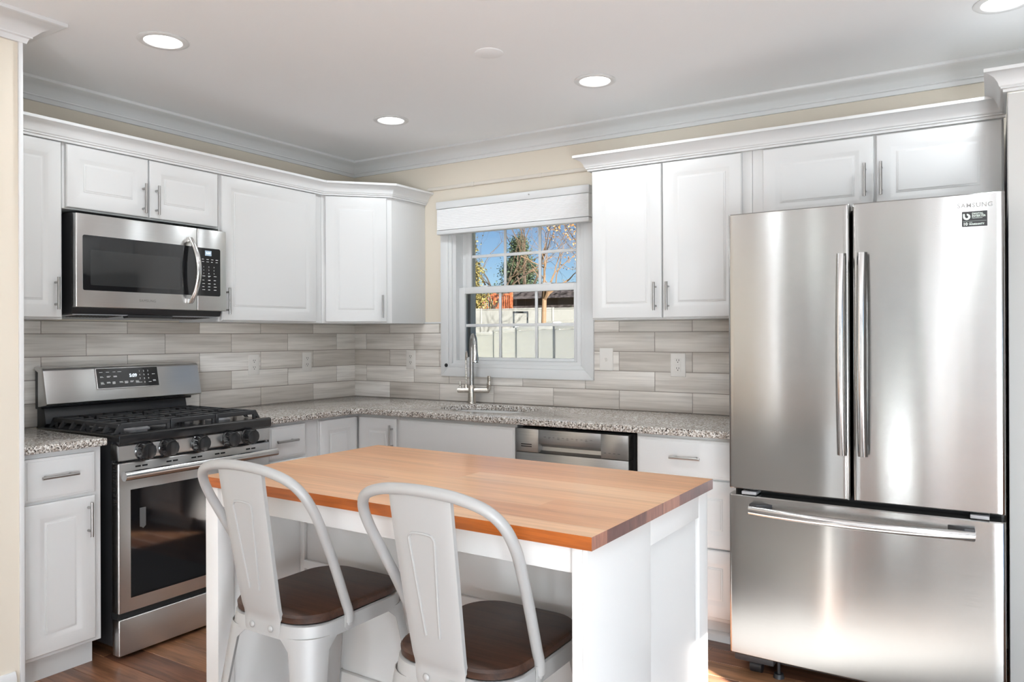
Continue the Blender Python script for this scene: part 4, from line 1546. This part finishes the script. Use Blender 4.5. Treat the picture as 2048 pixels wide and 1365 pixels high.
    prism(bm, [(-0.055, 1.006), (-0.126, 1.016), (-0.133, 1.022), (-0.100, 1.168), (-0.090, 1.178), (-0.020, 1.182), (-0.020, 1.174), (-0.055, 1.160)], a0 - 0.014, a1 - 0.002, 'x', bev=0.002, M=M)
    bg = obj('backguard', bm, 'stainless', t, smooth=30)
    # display panel on the tilted face
    tilt = math.atan2(0.033, 0.146)
    DM = M @ Matrix.Translation((-1.662, -0.1165, 1.122)) @ Matrix.Rotation(-tilt, 4, 'X')
    bm = BM(); prism(bm, rrect(0.1525, 0.047, 0.004, 3), -0.0015, 0.004, 'y', M=DM)
    b2 = obj('display_panel', bm, 'black_glass', bg)
    bm = BM()
    for z in (-0.049, 0.047):
        box(bm, -0.155, 0.155, -0.0010, 0.003, z, z + 0.0020, M=DM)
    for x in (-0.155, 0.153):
        box(bm, x, x + 0.002, -0.0010, 0.003, -0.048, 0.048, M=DM)
    obj('display_bezel', bm, 'chrome', b2)
    bm = BM(); add_text(bm, '5:09', 0.0225, 0.024, -0.0018, 0.008, M=DM, bold=0.0005, depth=0.0002)
    obj('display_digits', bm, 'display_glow', b2, smooth=0)
    bm = BM()
    for i, row in enumerate(('123', '456', '789', ' 0 ')):
        for j, ch in enumerate(row):
            if ch.strip():
                add_text(bm, ch, 0.011, 0.058 + 0.022 * j, -0.0018, 0.028 - 0.0185 * i, M=DM, bold=0.0002, depth=0.0002)
    r = random.Random(9)
    def dash(x, z, n):
        for k in range(n):
            box(bm, x, x + 0.013 + 0.007 * r.random(), -0.0018, -0.0013, z - 0.0042 * k, z - 0.0042 * k + 0.0024, M=DM)
    for x in (-0.140, -0.108, -0.076, -0.052): dash(x, 0.028, 1)
    for x in (-0.138, -0.106, -0.074): dash(x, 0.008, 2)
    for i, x in enumerate((-0.138, -0.109, -0.082, -0.048, -0.022, 0.006, 0.034)): dash(x, -0.020, 2 if i % 2 else 3)
    dash(0.122, 0.010, 1); dash(0.124, -0.020, 2); dash(0.052, -0.028, 1); dash(0.100, -0.028, 1)
    obj('key_labels', bm, 'label_white', b2, smooth=0)
gas_range()

# ------------------------------------------------------------------ dishwasher
def dishwasher():
    x0, x1, yf = 1.676, 2.272, -0.634
    t = thing('dishwasher', 'stainless dishwasher between the sink cabinet and the drawer cabinet', 'dishwasher', (1.97, -0.3, 0))
    bm = BM(); box(bm, x0 + 0.006, x1 + 0.012, -0.575, -0.02, 0.10, 0.868)
    obj('body', bm, 'dark_gap', t)
    bm = BM(); box(bm, x0 + 0.01, x1 - 0.002, -0.54, -0.02, 0.0, 0.10)
    obj('kick_plate', bm, 'black_plastic', t)
    bm = BM(); box(bm, x0, x1, yf, -0.577, 0.11, 0.752, 0.004, M=IDN)
    obj('door', bm, 'stainless_dark', t)
    # control strip with a pocket handle
    px0, px1, pz0, pz1 = 1.805, 2.135, 0.754, 0.800
    bm = BM()
    box(bm, x0, px0, yf, -0.577, 0.7535, 0.866, 0.003)
    box(bm, px1, x1, yf, -0.577, 0.7535, 0.866, 0.003)
    box(bm, px0 - 0.001, px1 + 0.001, yf, -0.577, 0.797, 0.866, 0.003)
    prism(bm, [(-0.58, 0.7535), (yf + 0.012, 0.7535), (yf + 0.034, 0.762), (yf + 0.038, 0.78), (yf + 0.010, 0.799), (-0.58, 0.799)], px0 - 0.001, px1 + 0.001, 'x')
    c = obj('control_strip', bm, 'stainless_dark', t, smooth=25)
    bm = BM()
    for z in (0.7785, 0.7885):
        box(bm, 1.708, 1.768, yf - 0.0006, yf + 0.002, z, z + 0.0045)
    obj('vent_slots', bm, 'dark_gap', c, smooth=0)
    bm = BM()
    r = random.Random(2)
    for i in range(11):
        xx = 1.835 + i * 0.0245
        for k in range(1 + (i % 2)):
            box(bm, xx, xx + 0.009 + 0.004 * r.random(), yf - 0.0005, yf + 0.001, 0.831 - 0.006 * k, 0.8328 - 0.006 * k)
    for i in range(4):
        xx = 2.15 + i * 0.023
        box(bm, xx, xx + 0.012, yf - 0.0005, yf + 0.001, 0.779, 0.7815)
    obj('key_labels', bm, 'label_dark', c, smooth=0)
dishwasher()

# ------------------------------------------------------------------ island
def island():
    t = thing('kitchen_island', 'white kitchen island with an orange-brown butcher block top', 'island', (1.7264, -1.6692, 0), -0.01728, world=False)
    W, Dp = 1.2656, 0.7325
    # top: glued staves running along the length
    bm = BM()
    rnd = []
    r = random.Random(21)
    v = 0.0
    while v < Dp - 1e-4:
        w = min(r.uniform(0.065, 0.115), Dp - v)
        if Dp - v - w < 0.03:
            w = Dp - v
        x = 0.0
        while x < W - 1e-4:
            ln = r.uniform(0.45, 1.3)
            if W - x - ln < 0.2:
                ln = W - x
            n0 = len(bm.faces)
            box(bm, x, x + ln, -(v + w), -v, 0.886, 0.914)
            rnd += [min(1, max(0, r.gauss(0.5, 0.3)))] * (len(bm.faces) - n0)
            x += ln
        v += w
    o = obj('butcher_block_top', bm, 'butcher_block', t, smooth=0, rnd=rnd)
    o.data.materials.append(MATS['butcher_edge'])
    o.data.materials.append(MATS['butcher_end'])
    for p in o.data.polygons:
        if abs(p.normal.y) > 0.9:
            p.material_index = 1
        elif abs(p.normal.x) > 0.9:
            p.material_index = 2
    def bx(name, u0, u1, v0, v1, z0, z1, bev=0.0015, mat='island_white', parent=t):
        bm = BM(); box(bm, u0, u1, -v1, -v0, z0, z1, bev)
        return obj(name, bm, mat, parent)
    ZT = 0.8855
    bx('leg', 0.000, 0.056, 0.668, 0.722, 0.0, ZT)
    bx('leg', 1.214, 1.2385, 0.668, 0.722, 0.0, ZT)
    bx('apron', 0.056, 1.214, 0.694, 0.712, 0.828, ZT)
    bx('side_panel', 0.002, 0.046, 0.010, 0.668, 0.0, ZT)
    sp = bx('side_panel', 1.214, 1.2385, 0.012, 0.668, 0.0, ZT)
    bm = BM()
    box(bm, 1.2385, 1.2505, -0.7222, -0.402, 0.0, ZT, 0.001)
    box(bm, 1.2385, 1.2500, -0.402, -0.070, 0.818, ZT, 0.001)
    box(bm, 1.2385, 1.2510, -0.070, -0.004, 0.0, ZT, 0.001)
    box(bm, 1.2385, 1.2500, -0.402, -0.070, 0.0, 0.10, 0.001)
    obj('raised_frame', bm, 'island_white', sp)
    bp = bx('back_panel', 0.046, 1.214, 0.385, 0.400, 0.0, ZT)
    bm = BM()
    box(bm, 0.046, 0.066, -0.412, -0.400, 0.0, ZT, 0.001)
    box(bm, 0.066, 1.214, -0.414, -0.400, 0.575, 0.602, 0.002)
    box(bm, 0.066, 1.214, -0.416, -0.400, 0.0, 0.285, 0.003)
    obj('panel_moulding', bm, 'island_white', bp)
    bx('cabinet_box', 0.046, 1.214, 0.020, 0.384, 0.10, ZT - 0.001, 0)
    bx('door', 0.052, 0.627, 0.003, 0.0195, 0.12, 0.87)
    bx('door', 0.633, 1.208, 0.003, 0.0195, 0.12, 0.87)
island()

# ------------------------------------------------------------------ stools
def make_stool(loc, label):
    t = thing('counter_stool', label, 'stool', loc, world=False, group='white metal counter stools')
    hx, hy, zs = 0.162, 0.192, 0.607      # half width, half depth, metal top
    RC = 0.088
    # wood seat
    bm = BM()
    rings = []
    for ins, z in ((0.010, zs + 0.0005), (0.004, zs + 0.004), (0.003, zs + 0.018), (0.006, zs + 0.0235), (0.012, zs + 0.026)):
        rings.append([(x, y, z) for x, y in rrect(hx - ins, hy - ins, RC, 10)])
    loft(bm, rings)
    obj('seat', bm, 'seat_wood', t, smooth=30, rnd=0.55)
    # pressed metal pan
    bm = BM()
    rings = []
    for ins, z in ((0.02, zs - 0.004), (0.006, zs), (0.001, zs - 0.003), (0.0, zs - 0.010), (-0.003, zs - 0.037), (0.001, zs - 0.039), (0.003, zs - 0.035), (0.005, zs - 0.012), (0.02, zs - 0.008)):
        rings.append([(x, y, z) for x, y in rrect(hx - ins, hy - ins, RC, 10)])
    loft(bm, rings, cap=True)
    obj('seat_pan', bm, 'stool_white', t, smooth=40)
    # legs: curved sheet metal corners tapering to the feet
    for sx_ in (-1, 1):
        for sy_ in (-1, 1):
            rings = []
            lv = [0, .012, .025, .04, .06, .15, .3, .45, .6, .8, 1.0]
            for s in lv:
                z = (zs - 0.030) * (1 - s) + 0.010 * s
                out = 0.052 * s
                w = 0.046 * (1 - s) ** 1.1 + 0.026 + 0.035 * max(0, 1 - s / 0.06)
                rc = 0.070 * (1 - s) + 0.012 * s
                rc = min(rc, w * 1.4)
                cx, cy_ = hx + 0.001 + out, hy + 0.001 + out
                ring = []
                def corner(off):
                    pts = [(cx - off - 0.001, cy_ - max(w, rc + 0.004))]
                    for q in range(7):
                        a = PI / 2 * q / 6
                        pts.append((cx - rc + (rc - off) * math.cos(a), cy_ - rc + (rc - off) * math.sin(a)))
                    pts.append((cx - max(w, rc + 0.004), cy_ - off - 0.001))
                    return pts
                ring = corner(0.0) + corner(0.0022)[::-1]
                rings.append([(sx_ * x, sy_ * y, z) for x, y in ring])
            bm = BM(); loft(bm, rings)
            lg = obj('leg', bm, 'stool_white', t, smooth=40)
            bm = BM(); box(bm, sx_ * (hx + 0.052) - 0.018, sx_ * (hx + 0.052) + 0.006, sy_ * (hy + 0.052) - 0.012, sy_ * (hy + 0.052) + 0.012, 0.0, 0.014, 0.003, M=Matrix.Translation((-0.006 * (sx_ - 1) * 0 - (0.012 if sx_ > 0 else -0.024), -(0.012 if sy_ > 0 else -0.012), 0)))
            obj('rubber_foot', bm, 'black_plastic', lg)
    # crossed braces under the seat
    bm = BM()
    for s in (-1, 1):
        tube(bm, [(-0.135 * s, -0.160, 0.560), (0.135 * s, 0.160, 0.560)], 0.0075, 8, sx=0.5)
    obj('cross_brace', bm, 'stool_white', t)
    # foot rails
    bm = BM()
    ox, oy = hx + 0.052 * 0.62 - 0.010, hy + 0.052 * 0.62 - 0.010
    for a, b in (((-ox, -oy), (ox, -oy)), ((-ox, oy), (ox, oy)), ((-ox, -oy), (-ox, oy)), ((ox, -oy), (ox, oy))):
        box(bm, min(a[0], b[0]) - 0.0035, max(a[0], b[0]) + 0.0035, min(a[1], b[1]) - 0.0035, max(a[1], b[1]) + 0.0035, 0.205, 0.232, 0.002, 1)
    obj('foot_rail', bm, 'stool_white', t)
    # hoop back
    half = [(0.1645, -0.042, 0.592), (0.1655, -0.045, 0.618), (0.1670, -0.058, 0.650), (0.1790, -0.110, 0.760), (0.1900, -0.158, 0.850), (0.1935, -0.186, 0.900), (0.1850, -0.212, 0.945), (0.1580, -0.232, 0.977), (0.1050, -0.245, 0.996), (0.050, -0.250, 1.003)]
    pts = [(-x, y, z) for x, y, z in half] + [(0, -0.252, 1.005)] + [(x, y, z) for x, y, z in half[::-1]]
    path = smooth_path(pts, 5)
    bm = BM()
    tube(bm, path, 0.0122, 16)
    hp = obj('back_hoop', bm, 'stool_white', t, smooth=50)
    for s in (-1, 1):
        bm = BM()
        prism(bm, [(-0.058, 0.612), (-0.027, 0.612), (-0.024, 0.592), (-0.032, 0.571), (-0.048, 0.569), (-0.058, 0.580)], s * 0.1640, s * 0.1675, 'x', bev=0.001)
        obj('hoop_tab', bm, 'stool_white', hp)
        bm = BM()
        lathe(bm, [(0.0, 0.0042), (0.004, 0.004), (0.0075, 0.002), (0.0085, 0.0)], 18, M=Matrix.Translation((s * 0.1672, -0.041, 0.588)) @ Matrix.Rotation(s * PI / 2, 4, 'Y'))
        obj('rivet', bm, 'stool_white', hp)
    # splat: bent sheet with folded edges
    prof = [(-0.2485, 0.993, 0.0800), (-0.2440, 0.960, 0.0795), (-0.2340, 0.900, 0.0780), (-0.2200, 0.820, 0.0755), (-0.2060, 0.740, 0.0725), (-0.1950, 0.680, 0.0700), (-0.1870, 0.640, 0.0680), (-0.1815, 0.623, 0.0672), (-0.1795, 0.612, 0.0668), (-0.1800, 0.602, 0.0660), (-0.1805, 0.582, 0.0640), (-0.1805, 0.574, 0.060)]
    outer = []
    for y, z, w in prof:
        fl = 0.012 if z > 0.612 else 0.0015
        bow = 0.004
        row = [(-w, y + fl, z), (-w, y + 0.002, z), (-w + 0.003, y, z)]
        for q in (-0.7, -0.35, 0.0, 0.35, 0.7):
            row.append((w * q, y - bow * (1 - q * q) if z > 0.62 else y, z))
        row += [(w - 0.003, y, z), (w, y + 0.002, z), (w, y + fl, z)]
        outer.append(row)
    rings = []
    for row, (y, z, w) in zip(outer, prof):
        inn = [(x * (1 - 0.0016 / max(abs(x), 0.01)) if i in (0, 1, len(row) - 1, len(row) - 2) else x, yy + (0.0016 if 1 < i < len(row) - 2 else 0.0008), zz) for i, (x, yy, zz) in enumerate(row)]
        rings.append(row + inn[::-1])
    bm = BM(); loft(bm, rings)
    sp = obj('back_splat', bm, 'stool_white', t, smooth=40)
    # raised U shaped rib
    def ys(z):
        for (y0, z0, _), (y1, z1, _) in zip(prof, prof[1:]):
            if z1 <= z <= z0:
                f = (z - z1) / (z0 - z1)
                return y1 + (y0 - y1) * f
        return prof[-1][0]
    pts = []
    for z in (0.690, 0.74, 0.80, 0.86, 0.893):
        pts.append((-0.018 - 0.016 * (z - 0.69) / 0.22, z))
    top = [(-0.033, 0.904), (-0.026, 0.912), (-0.012, 0.9145), (0.012, 0.9145), (0.026, 0.912), (0.033, 0.904)]
    pts = pts + top + [(-x, z) for x, z in pts[::-1]]
    bm = BM()
    tube(bm, [(x, ys(z) - 0.0030 * (1 - (x / 0.075) ** 2) - 0.0012, z) for x, z in pts], 0.0030, 8)
    obj('pressed_rib', bm, 'stool_white', sp)
    for x in (-0.034, 0.034):
        bm = BM()
        lathe(bm, [(0.0, 0.0042), (0.004, 0.004), (0.0075, 0.002), (0.0085, 0.0)], 18, M=Matrix.Translation((x, -0.1820, 0.590)) @ Matrix.Rotation(PI / 2, 4, 'X'))
        obj('rivet', bm, 'stool_white', sp)
    # seat, pan and legs sit a little forward of the back so the rear face meets the splat
    for ch in t.children:
        if ch.name.split('.')[0] in ('seat', 'seat_pan', 'leg', 'cross_brace', 'foot_rail'):
            ch.data.transform(Matrix.Translation((0, 0.0145, 0)))
            for g in ch.children:
                g.data.transform(Matrix.Translation((0, 0.0145, 0)))
    return t
s1 = make_stool((2.100, -2.330, 0), 'white metal stool with dark wood seat nearer the range, left one')
copy_thing(s1, (2.668, -2.338, 0), 'white metal stool with dark wood seat nearer the refrigerator, right one')

# ------------------------------------------------------------------ outdoors
def ground_z(y):
    return -0.42 + 0.035 * max(0, y)
bm = BM()
t_ = bmesh.new()
g = [[t_.verts.new((x, y, ground_z(y))) for y in (0.16, 6, 12, 20, 34, 80)] for x in (-60, -30, -15, -5, 5, 30)]
for i in range(5):
    for j in range(5):
        t_.faces.new((g[i][j], g[i + 1][j], g[i + 1][j + 1], g[i][j + 1]))
merge(bm, t_)
tag(obj('lawn', bm, 'lawn'), 'grassy back yard beyond the kitchen window', 'lawn', kind='stuff')

def fence(name, label, pts, tops, h, mat='vinyl_fence'):
    t = thing(name, label, 'fence', (pts[0][0], pts[0][1], tops[0] - h))
    for (p, q), (za, zb) in zip(zip(pts, pts[1:]), zip(tops, tops[1:])):
        P, Q = Vector((*p, 0)), Vector((*q, 0))
        d = (Q - P)
        ln = d.length
        d.normalize()
        n = max(1, round(ln / 2.4))
        ang_ = math.atan2(d.y, d.x)
        for k in range(n):
            z = za + (zb - za) * (k + 0.5) / n
            A = P + d * (ln * k / n)
            M = Matrix.Translation((A.x, A.y, 0)) @ Matrix.Rotation(ang_, 4, 'Z')
            w = ln / n
            bm = BM()
            box(bm, 0.0, w, -0.018, 0.018, z - h + 0.05, z - 0.05, M=M)
            box(bm, 0.0, w, -0.024, 0.024, z - 0.045, z - 0.0, 0.006, M=M)
            box(bm, 0.0, w, -0.028, 0.028, z - h, z - h + 0.12, 0.006, M=M)
            obj('panel', bm, mat, t)
            bm = BM()
            box(bm, -0.03, 0.03, -0.03, 0.03, z - h - 0.2, z + 0.006, 0.006, M=M)
            box(bm, -0.036, 0.036, -0.036, 0.036, z + 0.005, z + 0.018, 0.004, M=M)
            obj('post', bm, mat, t)
fence('yard_fence', 'white vinyl fence close outside the window, in shade', [(1.83, 0.48), (0.26, 2.33), (-1.31, 4.18), (-2.88, 6.03), (-4.72, 8.06)], [1.41, 1.42, 1.42, 1.39, 1.35], 1.83)
fence('yard_fence', 'white vinyl fence across the far end of the yard, in sun', [(-13.8, 17.2), (-11.03, 17.45), (-8.34, 17.59), (-3.0, 17.8)], [2.22, 2.21, 2.18, 2.18], 1.83, 'vinyl_fence_dimmed')

class Tree:
    def __init__(self, seed):
        self.r = random.Random(seed)
        self.bm = BM()
        self.tips = []
    def branch(self, p, d, ln, rad, depth, spread, droop=0.0):
        r = self.r
        pts, rr = [p], [rad]
        n = 4
        for k in range(n):
            d = (d + Vector((r.gauss(0, .16), r.gauss(0, .16), r.gauss(0, .10) - droop))).normalized()
            p = p + d * ln / n
            pts.append(p)
            rr.append(rad * (1 - 0.42 * (k + 1) / n))
        tube(self.bm, pts, rr, 5 if depth > 2 else 4, cap=False)
        if depth == 0:
            self.tips.append((pts[-1], d))
            return
        if depth < 3:
            self.tips.append((pts[2], d))
        for k in range(r.choice((2, 3, 3))):
            a = Vector((r.gauss(0, 1), r.gauss(0, 1), r.gauss(0.25, 0.6))).normalized()
            nd = (d + a * spread).normalized()
            at = pts[-1] if k == 0 else pts[r.choice((2, 3, 4))]
            self.branch(at, nd, ln * r.uniform(0.62, 0.86), rr[-1] * 0.72, depth - 1, spread, droop)
def leaves(bm, rnd, c, n, rad, size, r):
    for _ in range(n):
        v = Vector((r.gauss(0, 1), r.gauss(0, 1), r.gauss(0, 1))) * rad
        p = c + v
        a = Vector((r.gauss(0, 1), r.gauss(0, 1), r.gauss(0, 1))).normalized()
        b = a.cross(Vector((r.gauss(0, 1), r.gauss(0, 1), r.gauss(0, 1)))).normalized()
        s = size * r.uniform(0.6, 1.3)
        q = [bm.verts.new(p + a * s), bm.verts.new(p + b * s * 0.5), bm.verts.new(p - a * s), bm.verts.new(p - b * s * 0.5)]
        bm.faces.new(q)
        rnd.append(r.random())
def leafy_tree(label, base, height, seed, bark, leaf, nleaf, lsize, spread, first, depth=5, rad=0.16, trunk_dir=(0, 0, 1)):
    t = thing('tree', label, 'tree', base, group=None)
    T = Tree(seed)
    p0 = Vector(base)
    d = Vector(trunk_dir).normalized()
    tr = BM()
    p1 = p0 + d * first
    tube(tr, [p0 - Vector((0, 0, 0.2)), p0 + d * first * 0.5, p1], [rad * 1.25, rad, rad * 0.9], 9)
    obj('trunk', tr, bark, t)
    for k in range(4):
        a = 2 * PI * k / 4 + T.r.random()
        T.branch(p1 - d * T.r.uniform(0, 0.25), (d + Vector((math.cos(a), math.sin(a), 0)) * T.r.uniform(0.35, 0.8)).normalized(), height * 0.34, rad * 0.6, depth - 1, spread)
    obj('branches', T.bm, bark, t, smooth=0)
    if leaf:
        lb = BM(); rnd = []
        for p, dd in T.tips:
            leaves(lb, rnd, p, nleaf, 0.16, lsize, T.r)
        obj('foliage', lb, leaf, t, smooth=0, rnd=rnd)
    return t
def evergreen(label, base, height, rad, seed, leaf, n):
    r = random.Random(seed)
    t = thing('tree', label, 'tree', base)
    bm = BM(); tube(bm, [Vector(base), Vector(base) + Vector((0, 0, height * 0.9))], [0.2, 0.04], 7)
    obj('trunk', bm, 'bark', t)
    lb = BM(); rnd = []
    for _ in range(n):
        h = r.random() ** 1.25
        rr = rad * (1 - h) * math.sqrt(r.uniform(0.15, 1)) * (0.8 + 0.35 * math.sin(9 * h * PI))
        a = r.random() * 2 * PI
        c = Vector(base) + Vector((rr * math.cos(a), rr * math.sin(a), 0.3 + h * height))
        leaves(lb, rnd, c, 9, 0.17, 0.055, r)
    obj('foliage', lb, leaf, t, smooth=0, rnd=rnd)
leafy_tree('bare spreading tree with pale orange bark inside the far fence', (-7.35, 15.2, 0.1), 2.7, 4, 'bark_pale', None, 0, 0, 1.05, 2.25, depth=7, rad=0.075, trunk_dir=(0.03, 0, 1))
leafy_tree('tree with sparse rust-coloured leaves at the right of the window view', (-8.6, 21.5, 0.3), 7.5, 12, 'bark', 'leaf_rust', 5, 0.05, 0.95, 1.6, depth=7, rad=0.085)
leafy_tree('tall leafless tree behind the dark evergreen', (-15.0, 27.0, 0.5), 8.5, 31, 'bark', None, 0, 0, 0.6, 2.4, depth=6, rad=0.10)
leafy_tree('thin leafless tree at the left of the window view', (-14.6, 23.6, 0.4), 7.5, 47, 'bark', None, 0, 0, 0.6, 2.2, depth=6, rad=0.08)
evergreen('dark green bushy evergreen in the middle of the window view', (-16.3, 28.4, 0.5), 5.2, 2.9, 5, 'leaf_dark', 4200)
evergreen('dark green evergreen behind the rust-leaved tree', (-11.6, 28.0, 0.5), 5.0, 2.9, 6, 'leaf_dark', 4200)
evergreen('yellow-green evergreen at the left edge of the window view', (-14.2, 20.9, 0.3), 4.6, 1.7, 8, 'leaf_olive', 3000)
# neighbour's deck, shed roof, things leaning in the yard
t = thing('neighbour_deck', 'red-brown wooden deck railing beyond the far fence', 'deck', (-14.6, 23.7, 0.5))
bm = BM()
box(bm, -15.6, -13.75, 23.6, 25.4, 1.95, 2.10)
obj('deck_floor', bm, 'deck_red', t)
bm = BM()
box(bm, -15.6, -13.75, 23.58, 23.68, 3.00, 3.08)
for i in range(17):
    x = -15.55 + i * 0.11
    box(bm, x, x + 0.05, 23.60, 23.65, 2.1, 3.0)
obj('railing', bm, 'deck_red', t)
for x in (-15.6, -14.65, -13.8):
    bm = BM(); box(bm, x, x + 0.10, 23.57, 23.67, 0.3, 3.30)
    obj('post', bm, 'deck_red', t)
t = thing('neighbour_shed', 'dark shed wall and roof beyond the far fence', 'shed', (-12.0, 27.0, 0.5))
bm = BM(); box(bm, -15.9, -7.8, 26.0, 29.0, 0.4, 3.2)
obj('wall', bm, 'roof_dark', t)
bm = BM(); prism(bm, [(25.7, 2.95), (27.5, 3.75), (29.3, 2.95)], -16.2, -7.5, 'x')
obj('roof', bm, 'roof_dark', t)
t = thing('metal_frame', 'dark rectangular metal frame standing before the far fence', 'frame', (-8.45, 15.75, 0.2))
bm = BM()
MF = Matrix.Translation((-8.62, 15.62, 0)) @ Matrix.Rotation(math.radians(32), 4, 'Z') @ Matrix.Rotation(math.radians(-8), 4, 'X')
for a in ((0.0, 0.05, 0.10, 2.05), (0.42, 0.47, 0.10, 2.0)):
    box(bm, a[0], a[1], -0.03, 0.03, a[2], a[3], M=MF)
for z in (0.6, 1.28, 2.0):
    box(bm, 0.0, 0.47, -0.03, 0.03, z, z + 0.05, M=MF)
obj('frame_bars', bm, 'frame_dark', t)
t = thing('yard_table', 'low grey covered table near the bare tree trunk', 'table', (-6.95, 15.4, 0.1))
bm = BM(); prism(bm, [(-0.55, 1.58), (0.55, 1.58), (0.42, 1.74), (-0.30, 1.70)], -0.35, 0.35, 'y', bev=0.01, M=Matrix.Translation((-6.95, 15.45, 0)) @ Matrix.Rotation(math.radians(30), 4, 'Z'))
obj('cover', bm, 'cover_grey', t)
for dx in (-0.40, 0.40):
    for dy in (-0.25, 0.25):
        bm = BM(); box(bm, -0.03, 0.03, -0.03, 0.03, 0.0, 1.6, M=Matrix.Translation((-6.95 + dx * 0.86 - dy * 0.5, 15.45 + dx * 0.5 + dy * 0.86, 0)))
        obj('leg', bm, 'frame_dark', t)
for o in list(bpy.data.objects):
    if 'wb' in o:
        del o['wb']
